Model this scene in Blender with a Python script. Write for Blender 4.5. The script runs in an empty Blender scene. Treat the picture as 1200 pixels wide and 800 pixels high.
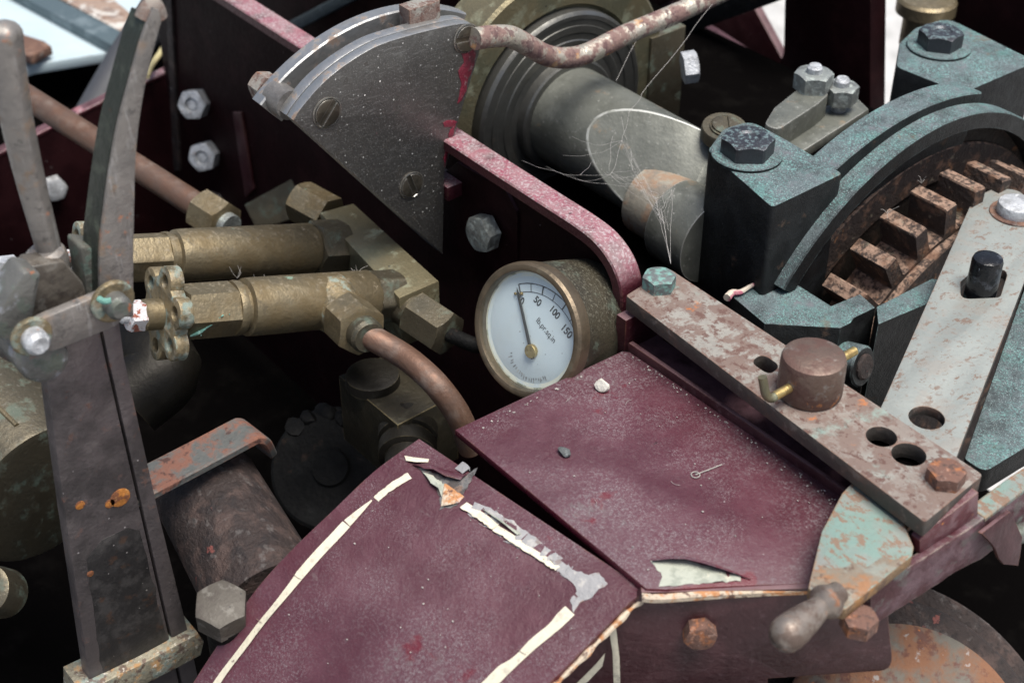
import bpy, bmesh, math, random
import numpy as np
from mathutils import Vector, Matrix
random.seed(7)
rng = np.random.default_rng(5)
S = bpy.context.scene
COL = S.collection
MM = 0.001

# ------------------------------------------------------------------ camera frame (all lengths in mm)
F = 1750.; TA = math.radians(51.4); PA = math.radians(37.); DIST = 752.
cr = np.array([math.cos(TA), math.sin(TA), 0.])
ch = np.array([-math.sin(TA), math.cos(TA), 0.])
cf = ch*math.cos(PA) + np.array([0, 0, -math.sin(PA)])
cu = ch*math.sin(PA) + np.array([0, 0, math.cos(PA)])
CAM = -cf*DIST
def ray(x, y): return cf + cr*(x-600)/F + cu*(400-y)/F
def pl(x, y, p0, n):
    d = ray(x, y); n = np.array(n, float); return CAM + d*(((np.array(p0)-CAM) @ n)/(d @ n))
def Zp(x, y, z): return pl(x, y, (0, 0, z), (0, 0, 1))
def Yp(x, y, v): return pl(x, y, (0, v, 0), (0, 1, 0))
def Xp(x, y, v): return pl(x, y, (v, 0, 0), (1, 0, 0))
def prj(p):
    v = np.array(p)-CAM; w = v @ cf
    return 600+F*(v @ cr)/w, 400-F*(v @ cu)/w, w
def nrm(v): v = np.array(v, float); return v/np.linalg.norm(v)
def frame(n, up=(0, 0, 1)):
    n = nrm(n); up = np.array(up, float)
    if abs(n @ nrm(up)) > .97: up = np.array([1., 0, 0])
    ex = nrm(np.cross(up, n)); ey = np.cross(n, ex)
    return ex, ey, n
def fitcircle(P):
    P = np.array(P); A = np.c_[2*P, np.ones(len(P))]; b = (P**2).sum(1); s = np.linalg.lstsq(A, b, rcond=None)[0]
    return s[0], s[1], math.sqrt(s[2]+s[0]**2+s[1]**2)

# ------------------------------------------------------------------ materials
KS = dict(maroon_paint=1, maroon_paint_upright=1.2, maroon_paint_shaded=1, tarnished_steel=1, rusted_bolt=3.2, verdigris_bolt=3, grey_bolt=2.4, zinc_nut=2, brown_knob=2.2, worn_handle=2.4,
          pale_grey_handle=2, chipped_cream_edge=3, cream_lining_paint=2, grey_bare_patch=2.4, paint_flake_underside=2.4, rubbed_brass_pin=3, blued_bolt=2, pale_plate_with_rust=1.15, pale_zinc_plate=1.1,
          aged_brass=1.6, tarnished_brass=1.6, greenish_brass=1.6, verdigris_steel=2.2, rusty_strap_steel=2.2, brown_scaly_iron=1.8, rusted_disc=2, brown_grey_steel=1.6, gear_rust=1.8, verdigris_on_pale_plate=1.3,
          pale_ground=1, pale_blue_plate=1, worn_brassy_clamp=2, flaking_red_white_nut=1.8, verdigris_brass=1.8, dull_grey_steel=1.8, rusty_nickel_rod=1.3)
def M(name, base, rough=.5, metal=0., layers=(), bump=(), spec=.5, var=None, coat=0):
    m = bpy.data.materials.new(name); m.use_nodes = True
    nt = m.node_tree; N = nt.nodes; L = nt.links; N.clear()
    out = N.new('ShaderNodeOutputMaterial'); bs = N.new('ShaderNodeBsdfPrincipled'); L.new(bs.outputs[0], out.inputs[0])
    tc = N.new('ShaderNodeTexCoord'); geo = N.new('ShaderNodeNewGeometry')
    bs.inputs['Specular IOR Level'].default_value = spec
    if coat: bs.inputs['Coat Weight'].default_value = coat; bs.inputs['Coat Roughness'].default_value = .25
    kk = KS.get(name, 1.4)
    def noise(s, d=6, rgh=.6, stretch=None, dist=0.):
        s = s*kk if s < 250 else s
        n = N.new('ShaderNodeTexNoise'); n.inputs['Scale'].default_value = s; n.inputs['Detail'].default_value = d
        n.inputs['Roughness'].default_value = rgh; n.inputs['Distortion'].default_value = dist
        if stretch:
            mp = N.new('ShaderNodeMapping'); mp.inputs['Scale'].default_value = stretch
            L.new(tc.outputs['Object'], mp.inputs[0]); L.new(mp.outputs[0], n.inputs['Vector'])
        else: L.new(tc.outputs['Object'], n.inputs['Vector'])
        return n.outputs['Fac']
    def sstep(v, lo, hi):
        r = N.new('ShaderNodeMapRange'); r.interpolation_type = 'SMOOTHSTEP'
        r.inputs[1].default_value = lo; r.inputs[2].default_value = hi; L.new(v, r.inputs[0]); return r.outputs[0]
    def math2(op, a, b):
        q = N.new('ShaderNodeMath'); q.operation = op
        for i, v in enumerate((a, b)):
            if v is None: continue
            if isinstance(v, (int, float)): q.inputs[i].default_value = v
            else: L.new(v, q.inputs[i])
        return q.outputs[0]
    c = N.new('ShaderNodeRGB'); c.outputs[0].default_value = (*base, 1); c = c.outputs[0]
    rv = N.new('ShaderNodeValue'); rv.outputs[0].default_value = rough; rv = rv.outputs[0]
    mv = N.new('ShaderNodeValue'); mv.outputs[0].default_value = metal; mv = mv.outputs[0]
    if var:
        hs = N.new('ShaderNodeHueSaturation'); L.new(c, hs.inputs['Color'])
        L.new(math2('ADD', math2('MULTIPLY', noise(var[0], 5), var[1]*2), 1-var[1]), hs.inputs['Value']); c = hs.outputs[0]
    def mixf(f, a, b):
        x = N.new('ShaderNodeMix'); x.data_type = 'FLOAT'; L.new(f, x.inputs[0]); L.new(a, x.inputs[2])
        x.inputs[3].default_value = b; return x.outputs[0]
    for l in layers:
        f = None
        if 's' in l: f = sstep(noise(l['s'], l.get('d', 8), l.get('rg', .62), l.get('st'), l.get('dist', 0)), l['lo'], l['hi'])
        if 's2' in l:
            g = sstep(noise(*l['s2'][:2]), l['s2'][2], l['s2'][3]); f = math2('MULTIPLY', f, g) if f else g
        if 'vor' in l:   # specks: scale, size, share
            v = N.new('ShaderNodeTexVoronoi'); v.inputs['Scale'].default_value = l['vor'][0]; L.new(tc.outputs['Object'], v.inputs['Vector'])
            sx = N.new('ShaderNodeSeparateColor'); L.new(v.outputs['Color'], sx.inputs[0])
            a = math2('LESS_THAN', v.outputs['Distance'], math2('MULTIPLY', sx.outputs[1], l['vor'][1]))
            b = math2('LESS_THAN', sx.outputs[0], l['vor'][2]); g = math2('MULTIPLY', a, b)
            f = math2('MULTIPLY', f, g) if f else g
        if 'up' in l:
            sx = N.new('ShaderNodeSeparateXYZ'); L.new(geo.outputs['Normal'], sx.inputs[0])
            g = sstep(sx.outputs[2], *l['up']); f = math2('MULTIPLY', f, g) if f else g
        if 'edge' in l:
            bv = N.new('ShaderNodeBevel'); bv.samples = 3; bv.inputs[0].default_value = l['edge']*MM
            dt = N.new('ShaderNodeVectorMath'); dt.operation = 'DOT_PRODUCT'
            L.new(bv.outputs[0], dt.inputs[0]); L.new(geo.outputs['Normal'], dt.inputs[1])
            g = sstep(math2('SUBTRACT', 1., dt.outputs['Value']), .02, .14); f = math2('MULTIPLY', f, g) if f else g
        f = math2('MULTIPLY', f, l.get('a', 1.))
        x = N.new('ShaderNodeMix'); x.data_type = 'RGBA'; L.new(f, x.inputs[0]); L.new(c, x.inputs[6]); x.inputs[7].default_value = (*l['c'], 1); c = x.outputs[2]
        if 'r' in l: rv = mixf(f, rv, l['r'])
        if 'm' in l: mv = mixf(f, mv, l['m'])
    L.new(c, bs.inputs['Base Color']); L.new(mv, bs.inputs['Metallic'])
    rr = math2('ADD', rv, math2('MULTIPLY', math2('SUBTRACT', noise(260, 5), .5), .25)); L.new(rr, bs.inputs['Roughness'])
    prev = None
    for (s, h, d) in bump:    # scale, height in mm, detail
        b = N.new('ShaderNodeBump'); b.inputs['Strength'].default_value = 1; b.inputs['Distance'].default_value = h*MM*2.2
        L.new(noise(s, d), b.inputs['Height'])
        if prev: L.new(prev, b.inputs['Normal'])
        prev = b.outputs[0]
    if prev: L.new(prev, bs.inputs['Normal'])
    return m

DUST = (.30, .27, .27)
maroon_top = M('maroon_paint', (.058, .0068, .0145), .30, 0, [
    dict(c=(.095, .012, .024), s=22, lo=.4, hi=.62, a=.7),
    dict(c=(.098, .064, .078), s=11, lo=.18, hi=.86, up=(.3, .95), a=.74, r=.62, d=14, rg=.68),
    dict(c=(.175, .15, .16), s=900, lo=.47, hi=.66, s2=(16, 8, .38, .66), up=(.3, .9), a=.65, r=.85),
    dict(c=(.24, .215, .225), s=1700, lo=.56, hi=.64, s2=(30, 6, .42, .64), up=(.3, .9), a=.6, r=.85, d=3),
    dict(c=(.15, .185, .17), s=12, lo=.57, hi=.74, s2=(300, 6, .42, .6), up=(.3, .9), a=.7, r=.9, d=10, rg=.7),
    dict(c=(.115, .006, .014), s=19, lo=.63, hi=.67, a=.7, r=.28, d=5),
    dict(c=(.02, .006, .009), s=120, lo=.655, hi=.70, a=.8, d=10, rg=.7),
    dict(c=(.15, .12, .12), s=240, lo=.66, hi=.71, st=(.3, .8, 1), a=.3, d=3),
    dict(c=(.10, .04, .02), s=140, lo=.48, hi=.60, edge=1.0, a=.9, r=.8),
    dict(c=(.36, .33, .33), vor=(300, .11, .07), up=(.2, .5), a=.55),
    dict(c=(.60, .55, .52), vor=(60, .05, .06), up=(.2, .5), a=.9)],
    bump=[(700, .10, 6), (60, .35, 4), (2200, .06, 3), (12, .35, 2)], var=(14, .25))
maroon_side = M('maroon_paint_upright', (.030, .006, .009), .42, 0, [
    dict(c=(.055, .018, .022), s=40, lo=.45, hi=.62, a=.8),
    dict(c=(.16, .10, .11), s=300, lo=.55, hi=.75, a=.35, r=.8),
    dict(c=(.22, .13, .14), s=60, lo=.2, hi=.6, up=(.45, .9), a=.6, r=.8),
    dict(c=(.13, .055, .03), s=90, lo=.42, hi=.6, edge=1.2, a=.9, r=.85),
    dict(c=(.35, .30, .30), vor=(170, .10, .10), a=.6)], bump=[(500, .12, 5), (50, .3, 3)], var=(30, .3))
maroon_dark = M('maroon_paint_shaded', (.0085, .0014, .0022), .62, 0, [  # maroon paint with the cavity's shade put into its near-black base
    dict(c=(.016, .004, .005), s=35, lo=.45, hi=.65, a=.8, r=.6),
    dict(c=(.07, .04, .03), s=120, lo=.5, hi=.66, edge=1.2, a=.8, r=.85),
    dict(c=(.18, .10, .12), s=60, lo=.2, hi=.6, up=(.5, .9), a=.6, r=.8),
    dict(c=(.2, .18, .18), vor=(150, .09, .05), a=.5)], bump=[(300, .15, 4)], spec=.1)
beam_paint = M('dusty_beam_paint', (.055, .012, .018), .5, 0, [dict(c=(.14, .085, .10), s=40, lo=.38, hi=.62, a=.8), dict(c=(.10, .09, .085), s=70, lo=.55, hi=.64, a=.7), dict(c=(.17, .22, .19), s=30, lo=.58, hi=.68, a=.7), dict(c=(.34, .30, .24), s=80, lo=.42, hi=.58, edge=1.6, a=.9)], bump=[(300, .3, 5), (40, .6, 3)])
maroon_lug = M('maroon_lug_paint', (.075, .012, .018), .45, 0, [dict(c=(.16, .09, .10), s=60, lo=.45, hi=.62, a=.7), dict(c=(.50, .20, .03), s=70, lo=.63, hi=.69, a=.95, r=.9), dict(c=(.16, .10, .06), s=60, lo=.4, hi=.6, edge=1.2, a=.9)], bump=[(300, .3, 5)])
rail_pink = M('maroon_paint_dusty', (.05, .008, .014), .5, 0, [
    dict(c=(.24, .04, .075), s=40, lo=.35, hi=.55, up=(.25, .8), a=.9),
    dict(c=(.27, .20, .205), s=60, lo=.30, hi=.58, up=(.25, .8), a=.72, r=.85, d=12, rg=.75), dict(c=(.40, .36, .37), s=620, lo=.50, hi=.62, up=(.25, .8), a=.6, d=4), dict(c=(.10, .05, .06), s=800, lo=.58, hi=.66, up=(.25, .8), a=.6, d=4),
    dict(c=(.24, .03, .06), s=30, lo=.55, hi=.68, up=(.25, .8), a=.6),
    dict(c=(.02, .006, .008), s=200, lo=.62, hi=.7, a=.8),
    dict(c=(.10, .05, .03), s=120, lo=.45, hi=.6, edge=1.5, a=.9, r=.9),
    dict(c=(.55, .5, .48), vor=(260, .16, .25), up=(.2, .5), a=.7)], bump=[(420, .25, 6), (90, .5, 3)])
steel_dark = M('tarnished_steel', (.165, .16, .152), .40, .8, [
    dict(c=(.115, .11, .105), s=40, lo=.42, hi=.62, r=.5, a=.7, d=10, rg=.7),
    dict(c=(.10, .09, .08), s=130, lo=.56, hi=.66, r=.7, a=.6),
    dict(c=(.28, .275, .265), s=420, lo=.56, hi=.64, a=.5, st=(1, .25, 1.4), d=3),
    dict(c=(.15, .02, .04), s=90, lo=.70, hi=.73, m=0, r=.5, a=.8),
    dict(c=(.5, .5, .48), vor=(380, .20, .45), m=0, r=.9, a=.8), dict(c=(.4, .4, .39), s=1500, lo=.6, hi=.68, m=0, r=.9, a=.6, d=2),
    dict(c=(.62, .6, .56), vor=(110, .06, .22), m=0, r=.9)], bump=[(900, .04, 4), (60, .10, 3)], var=(20, .25))
screw_m = M('browned_screw', (.19, .17, .135), .38, .85, [dict(c=(.09, .08, .065), s=60, lo=.45, hi=.6, a=.8), dict(c=(.6, .6, .58), s=60, lo=.3, hi=.45, edge=.7, a=.9)], bump=[(400, .1, 4)])  # bright edge layer paints a highlight ring round the head
red_drip = M('red_paint_smear', (.17, .018, .035), .4, 0, [dict(c=(.10, .02, .03), s=90, lo=.5, hi=.62, a=.8), dict(c=(.3, .2, .2), s=300, lo=.58, hi=.66, a=.6)], bump=[(300, .3, 4)])
steel_bright = M('brushed_steel_edge', (.38, .385, .38), .40, .8, [
    dict(c=(.20, .12, .075), s=70, lo=.53, hi=.66, m=.2, r=.8, a=.8),
    dict(c=(.17, .16, .15), s=40, lo=.5, hi=.68, a=.6, r=.6)], bump=[(500, .06, 4), (80, .2, 3)], var=(40, .3))
steel_grey = M('dull_grey_steel', (.21, .20, .19), .5, .55, [
    dict(c=(.11, .105, .10), s=30, lo=.42, hi=.62, r=.6, a=.8),
    dict(c=(.30, .11, .05), s=60, lo=.635, hi=.70, m=0, r=.9, a=.8),
    dict(c=(.30, .29, .28), s=500, lo=.55, hi=.75, m=.2, r=.8, a=.4)], bump=[(600, .1, 5), (70, .3, 3)], var=(20, .3))
lever_arm = M('brown_grey_steel', (.15, .13, .13), .42, .5, [
    dict(c=(.065, .058, .058), s=16, lo=.4, hi=.62, r=.5, a=.9),
    dict(c=(.20, .18, .17), s=34, lo=.55, hi=.75, a=.45, r=.55),
    dict(c=(.14, .06, .035), s=60, lo=.58, hi=.68, m=0, r=.9, a=.7),
    dict(c=(.60, .20, .02), s=44, lo=.705, hi=.75, m=0, r=.9),
    dict(c=(.35, .33, .32), vor=(170, .10, .12), m=0, r=.9, a=.7)], bump=[(500, .1, 5), (60, .25, 3)], var=(15, .35))
handle_steel = M('pale_grey_handle', (.215, .20, .185), .45, .4, [
    dict(c=(.10, .095, .09), s=70, lo=.54, hi=.64, a=.8, d=10, rg=.7), dict(c=(.34, .33, .32), s=300, lo=.58, hi=.66, st=(1, 1, .12), a=.6, d=3), dict(c=(.22, .14, .08), s=50, lo=.55, hi=.66, a=.6, m=0, r=.85),
    dict(c=(.17, .16, .15), s=34, lo=.45, hi=.66, a=.8, r=.6),
    dict(c=(.42, .15, .06), s=42, lo=.61, hi=.70, m=0, r=.9, a=.8),
    dict(c=(.26, .12, .06), s=26, lo=.6, hi=.68, edge=2., m=0, r=.9)], bump=[(300, .2, 4)], var=(20, .3))
clamp_m = M('worn_brassy_clamp', (.26, .24, .18), .5, .4, [
    dict(c=(.36, .20, .08), s=60, lo=.5, hi=.6, m=0, r=.9, a=.85), dict(c=(.20, .26, .24), s=40, lo=.52, hi=.64, m=0, a=.8), dict(c=(.10, .06, .05), s=90, lo=.52, hi=.62, a=.8), dict(c=(.55, .52, .46), s=140, lo=.58, hi=.66, a=.8)], bump=[(300, .4, 6)])
bolt_brown = M('grey_brown_bolt', (.075, .066, .054), .6, .2, [dict(c=(.06, .05, .042), s=90, lo=.5, hi=.62, a=.8), dict(c=(.17, .16, .14), s=120, lo=.54, hi=.66, a=.6), dict(c=(.02, .02, .02), vor=(420, .2, .3), a=.8)], bump=[(300, .2, 5)])
clevis_brown = M('brown_clevis', (.115, .10, .082), .55, .35, [dict(c=(.055, .045, .038), s=90, lo=.45, hi=.6, a=.8), dict(c=(.20, .19, .17), s=120, lo=.54, hi=.66, a=.6), dict(c=(.22, .09, .04), s=70, lo=.62, hi=.7, a=.8, m=0), dict(c=(.3, .3, .28), s=50, lo=.35, hi=.55, edge=1.5, a=.8)], bump=[(300, .2, 5)])
verd_lug = M('verdigris_lug', (.085, .085, .072), .7, .1, [dict(c=(.13, .24, .20), s=90, lo=.5, hi=.62, a=.8), dict(c=(.06, .05, .04), s=90, lo=.52, hi=.64, a=.8)], bump=[(300, .3, 5)])
film_m = M('black_oil_film', (.035, .033, .033), .38, .3, [dict(c=(.075, .07, .068), s=60, lo=.45, hi=.64, a=.8), dict(c=(.10, .055, .035), s=70, lo=.56, hi=.66, a=.6), dict(c=(.4, .38, .36), vor=(200, .10, .12), a=.7)], bump=[(500, .1, 5)], var=(15, .3))
mark_m = M('orange_rust_mark', (.42, .16, .03), .9, 0, [dict(c=(.16, .06, .03), s=120, lo=.46, hi=.56, a=.9), dict(c=(.52, .28, .10), s=160, lo=.58, hi=.66, a=.7)], bump=[(300, .4, 5)])
handle_green = M('green_black_inside', (.028, .034, .028), .45, .3, [
    dict(c=(.10, .12, .09), s=60, lo=.5, hi=.7, a=.7), dict(c=(.25, .08, .03), s=40, lo=.62, hi=.72, r=.9, m=0, a=.8)], bump=[(300, .2, 4)])
verdigris_steel = M('verdigris_steel', (.14, .14, .13), .5, .4, [
    dict(c=(.13, .30, .26), s=50, lo=.52, hi=.66, m=0, r=.85, a=.7),
    dict(c=(.085, .07, .055), s=50, lo=.5, hi=.64, a=.8), dict(c=(.32, .33, .36), s=40, lo=.56, hi=.66, a=.7), dict(c=(.32, .10, .04), s=44, lo=.64, hi=.7, m=0, r=.9, a=.9)], bump=[(300, .25, 4)], var=(25, .3))
rusty_plate = M('pale_plate_with_rust', (.25, .24, .215), .6, .15, [
    dict(c=(.135, .085, .07), s=80, lo=.44, hi=.53, m=0, r=.85, a=.85, dist=.3, rg=.7), dict(c=(.17, .125, .105), s=24, lo=.47, hi=.6, m=0, r=.8, a=.6),
    dict(c=(.10, .052, .042), s=170, lo=.53, hi=.60, m=0, r=.9, a=.9, rg=.7),
    dict(c=(.42, .14, .035), s=38, lo=.655, hi=.72, m=0, r=.95, a=.85),
    dict(c=(.25, .40, .36), s=30, lo=.62, hi=.72, m=0, r=.85, a=.55),
    dict(c=(.09, .05, .04), s=320, lo=.62, hi=.7, m=0, a=.8),
    dict(c=(.18, .08, .04), s=80, lo=.4, hi=.6, edge=1.2, m=0, r=.9)], bump=[(360, .28, 6), (80, .3, 4)], var=(30, .2))
pale_plate = M('pale_zinc_plate', (.25, .27, .255), .55, .15, [
    dict(c=(.20, .22, .21), s=16, lo=.4, hi=.65, a=.7),
    dict(c=(.15, .10, .075), s=110, lo=.555, hi=.62, m=0, r=.9, a=.9, st=(1.5, .8, 1), rg=.72), dict(c=(.25, .235, .21), s=60, lo=.5, hi=.62, a=.6),
    dict(c=(.18, .15, .13), s=300, lo=.57, hi=.64, m=0, r=.8, a=.7),
    dict(c=(.26, .13, .06), s=26, lo=.66, hi=.74, m=0, r=.9, a=.7),
    dict(c=(.10, .07, .05), vor=(110, .10, .14), m=0),
    dict(c=(.20, .10, .05), s=80, lo=.45, hi=.6, edge=1.4, m=0, r=.9)], bump=[(420, .18, 6), (60, .3, 3)], var=(20, .18))
bar_side = M('dark_grey_plate_edge', (.055, .048, .042), .6, .2, [dict(c=(.10, .06, .045), s=60, lo=.5, hi=.62, m=0, r=.9, a=.8), dict(c=(.14, .13, .12), s=120, lo=.55, hi=.68, a=.6)], bump=[(300, .3, 5)], var=(30, .3))  # sides darker than the top face; their shade is in this colour
grip_rust = M('grey_rust_scale', (.20, .165, .125), .8, .1, [dict(c=(.30, .14, .06), s=60, lo=.48, hi=.6, a=.8), dict(c=(.24, .27, .24), s=70, lo=.5, hi=.62, a=.7), dict(c=(.10, .06, .045), s=110, lo=.54, hi=.62, a=.8)], bump=[(300, .4, 6)])
grip_side = M('rusty_plate_edge', (.20, .13, .07), .75, .1, [dict(c=(.30, .15, .05), s=60, lo=.48, hi=.6, m=0, r=.9, a=.8), dict(c=(.11, .07, .05), s=90, lo=.5, hi=.62, a=.8)], bump=[(300, .4, 5)], var=(30, .3))
teal_plate = M('verdigris_on_pale_plate', (.22, .23, .21), .6, .15, [
    dict(c=(.15, .245, .215), s=26, lo=.42, hi=.60, m=0, r=.85, a=.85),
    dict(c=(.20, .115, .075), s=150, lo=.50, hi=.58, m=0, r=.9, a=.85, st=(.8, 1.3, 1), rg=.7),
    dict(c=(.36, .15, .045), s=40, lo=.60, hi=.70, m=0, r=.95, a=.7),
    dict(c=(.26, .12, .04), s=60, lo=.35, hi=.55, edge=2.2, m=0, r=.9)], bump=[(360, .25, 6), (80, .3, 3)], var=(30, .2))
patina = M('black_iron_with_verdigris', (.0085, .009, .0095), .5, .1, [
    dict(c=(.018, .02, .021), s=50, lo=.4, hi=.65, a=.8),
    dict(c=(.11, .138, .148), s=34, lo=.2, hi=.6, up=(.35, .85), r=.85, a=.85, m=0, d=12, rg=.7),
    dict(c=(.16, .33, .315), s=1100, lo=.50, hi=.60, s2=(40, 8, .36, .62), up=(.3, .8), r=.9, a=.75, m=0, d=3), dict(c=(.34, .44, .44), s=1900, lo=.60, hi=.66, up=(.3, .8), r=.9, a=.7, m=0, d=2),
    dict(c=(.10, .26, .24), s=45, lo=.50, hi=.68, up=(.3, .8), r=.9, a=.45, m=0, d=12, rg=.75),
    dict(c=(.026, .03, .033), s=420, lo=.55, hi=.63, up=(.3, .8), a=.45, d=5), dict(c=(.035, .04, .045), s=22, lo=.56, hi=.72, up=(.3, .8), a=.5, d=12, rg=.72),
    dict(c=(.15, .14, .16), s=70, lo=.56, hi=.70, up=(.3, .8), a=.6, d=10),
    dict(c=(.14, .19, .19), s=160, lo=.42, hi=.6, edge=.8, a=.75, r=.8, m=0),
    dict(c=(.12, .075, .05), s=46, lo=.62, hi=.72, a=.5, r=.9, m=0),
    dict(c=(.20, .21, .20), vor=(300, .12, .20), a=.6, m=0)], bump=[(1200, .2, 4), (200, .2, 5)], spec=.25)
bolt_dark = M('blued_bolt', (.055, .057, .065), .38, .6, [
    dict(c=(.13, .20, .21), s=200, lo=.48, hi=.62, up=(.4, .9), r=.8, a=.7, m=0),
    dict(c=(.20, .20, .22), s=60, lo=.4, hi=.6, edge=.8, a=.8)], bump=[(500, .12, 4)], var=(60, .3))
brass = M('aged_brass', (.225, .185, .115), .45, .75, [
    dict(c=(.135, .10, .05), s=28, lo=.42, hi=.64, r=.6, a=.85, m=.5),
    dict(c=(.08, .065, .04), s=90, lo=.56, hi=.68, r=.7, a=.8, m=.2),
    dict(c=(.31, .25, .15), s=16, lo=.55, hi=.7, a=.6, r=.35),
    dict(c=(.15, .33, .27), s=48, lo=.665, hi=.72, r=.9, a=.7, m=0),
    dict(c=(.30, .27, .22), s=320, lo=.52, hi=.72, up=(.3, .9), r=.9, a=.45, m=0),
    dict(c=(.03, .025, .02), vor=(140, .11, .12), m=0)], bump=[(500, .12, 5), (80, .2, 3)], var=(22, .25))
brass_dark = M('tarnished_brass', (.115, .10, .07), .42, .7, [
    dict(c=(.055, .05, .035), s=28, lo=.42, hi=.62, r=.55, a=.85, m=.4),
    dict(c=(.10, .15, .12), s=60, lo=.52, hi=.66, r=.85, a=.5, m=0),
    dict(c=(.22, .18, .10), s=80, lo=.45, hi=.6, edge=.8, a=.8, r=.35),
    dict(c=(.20, .19, .16), s=420, lo=.55, hi=.72, up=(.3, .9), a=.5, m=0)], bump=[(500, .12, 5)], var=(22, .3))
brass_mid = M('greenish_brass', (.19, .165, .10), .45, .6, [
    dict(c=(.12, .125, .085), s=22, lo=.4, hi=.62, a=.8), dict(c=(.20, .23, .17), s=60, lo=.52, hi=.68, m=0, r=.9, a=.6), dict(c=(.02, .02, .016), vor=(120, .14, .25), m=0),
    dict(c=(.40, .33, .2), s=80, lo=.4, hi=.6, edge=.8, a=.8, r=.35)], bump=[(500, .15, 5)], var=(22, .3))
brass_shaded = M('shaded_brass', (.015, .013, .0095), .5, .5, [dict(c=(.02, .018, .014), s=30, lo=.42, hi=.62, a=.85), dict(c=(.15, .125, .07), s=60, lo=.4, hi=.6, edge=.8, a=.8, r=.35)], bump=[(400, .15, 5)], var=(30, .3))  # brass darkened for the shadowed fittings; the shade is in the colour
brass_block = M('dark_brass_block', (.04, .034, .022), .45, .5, [dict(c=(.022, .02, .015), s=40, lo=.42, hi=.62, a=.8), dict(c=(.07, .065, .045), s=70, lo=.54, hi=.66, a=.7), dict(c=(.30, .24, .12), s=60, lo=.32, hi=.5, edge=1.0, a=.9, r=.35)], bump=[(400, .15, 5)], var=(30, .3))
bronze_rim = M('bronze_rim', (.145, .112, .075), .42, .6, [dict(c=(.08, .065, .045), s=40, lo=.45, hi=.62, a=.7), dict(c=(.22, .18, .12), s=60, lo=.54, hi=.66, a=.6), dict(c=(.10, .13, .10), s=60, lo=.64, hi=.7, a=.6, m=0, r=.8)], bump=[(400, .1, 4)])
case_m = M('dusty_bronze_case', (.062, .054, .036), .55, .4, [dict(c=(.035, .032, .024), s=40, lo=.42, hi=.6, a=.8), dict(c=(.12, .115, .085), s=700, lo=.5, hi=.66, up=(0, .7), a=.7, m=0, r=.9, d=4), dict(c=(.09, .12, .09), s=50, lo=.56, hi=.68, a=.6, m=0, r=.9)], bump=[(700, .15, 4)])
brass_green = M('verdigris_brass', (.24, .19, .11), .5, .55, [
    dict(c=(.10, .09, .06), s=60, lo=.45, hi=.62, a=.7),
    dict(c=(.20, .30, .285), s=70, lo=.50, hi=.62, m=0, r=.9, a=.6, d=10),
    dict(c=(.36, .32, .26), s=300, lo=.5, hi=.7, m=0, r=.9, a=.5)], bump=[(400, .25, 5)], var=(30, .3))
copper = M('aged_copper', (.165, .095, .066), .52, .6, [
    dict(c=(.105, .07, .055), s=34, lo=.42, hi=.62, r=.6, a=.85, m=.3),
    dict(c=(.165, .135, .115), s=60, lo=.5, hi=.7, r=.8, a=.6, m=.1),
    dict(c=(.28, .11, .05), s=26, lo=.6, hi=.7, a=.6)], bump=[(400, .15, 5)], var=(22, .3))
rust = M('rusted_iron', (.13, .07, .05), .85, .1, [
    dict(c=(.22, .13, .09), s=44, lo=.45, hi=.62, a=.8),
    dict(c=(.065, .035, .03), s=70, lo=.5, hi=.62, a=.85),
    dict(c=(.45, .15, .04), s=46, lo=.64, hi=.71, a=.85),
    dict(c=(.27, .26, .24), s=90, lo=.57, hi=.66, a=.55)], bump=[(300, .5, 7), (80, .6, 4)], var=(30, .35))
rust_strap = M('rusty_strap_steel', (.10, .105, .10), .65, .3, [
    dict(c=(.17, .07, .045), s=34, lo=.45, hi=.58, a=.9, m=0, r=.9), dict(c=(.04, .02, .018), s=70, lo=.55, hi=.66, a=.8), dict(c=(.25, .10, .05), s=60, lo=.4, hi=.6, edge=1.5, a=.9)], bump=[(300, .4, 6)], var=(30, .3))
rust_brown = M('brown_scaly_iron', (.026, .017, .015), .7, .1, [  # brown scale, base darkened further for the cylinder in shadow
    dict(c=(.07, .045, .038), s=40, lo=.45, hi=.62, a=.8), dict(c=(.014, .010, .010), s=60, lo=.48, hi=.62, a=.85),
    dict(c=(.12, .11, .105), s=70, lo=.57, hi=.66, a=.5), dict(c=(.20, .06, .05), s=60, lo=.66, hi=.71, a=.8), dict(c=(.35, .33, .32), vor=(140, .09, .12), a=.7)], bump=[(200, .7, 7), (60, .8, 4)], var=(30, .35))
rust_disc = M('rusted_disc', (.13, .12, .10), .7, .25, [
    dict(c=(.20, .085, .04), s=30, lo=.40, hi=.58, a=.85, m=0, r=.9),
    dict(c=(.10, .04, .03), s=70, lo=.52, hi=.62, a=.85, m=0),
    dict(c=(.62, .20, .03), s=34, lo=.66, hi=.72, a=.95, m=0),
    dict(c=(.34, .34, .33), s=60, lo=.61, hi=.68, a=.7)], bump=[(300, .4, 7), (60, .5, 4)], var=(20, .3))
rust_bolt = M('rusted_bolt', (.15, .08, .06), .85, .1, [
    dict(c=(.34, .125, .045), s=60, lo=.52, hi=.62, a=.8), dict(c=(.06, .04, .035), s=90, lo=.52, hi=.64, a=.8),
    dict(c=(.35, .24, .2), s=120, lo=.56, hi=.66, a=.6)], bump=[(300, .5, 6)])
housing_in = M('oily_brown_casting', (.016, .012, .010), .7, 0, [dict(c=(.05, .03, .022), s=40, lo=.5, hi=.66, a=.8), dict(c=(.16, .07, .03), s=30, lo=.64, hi=.7, a=.8, st=(1, .5, 1)), dict(c=(.10, .11, .10), vor=(260, .12, .2), a=.8)], bump=[(300, .4, 6)], spec=.2)
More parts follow.
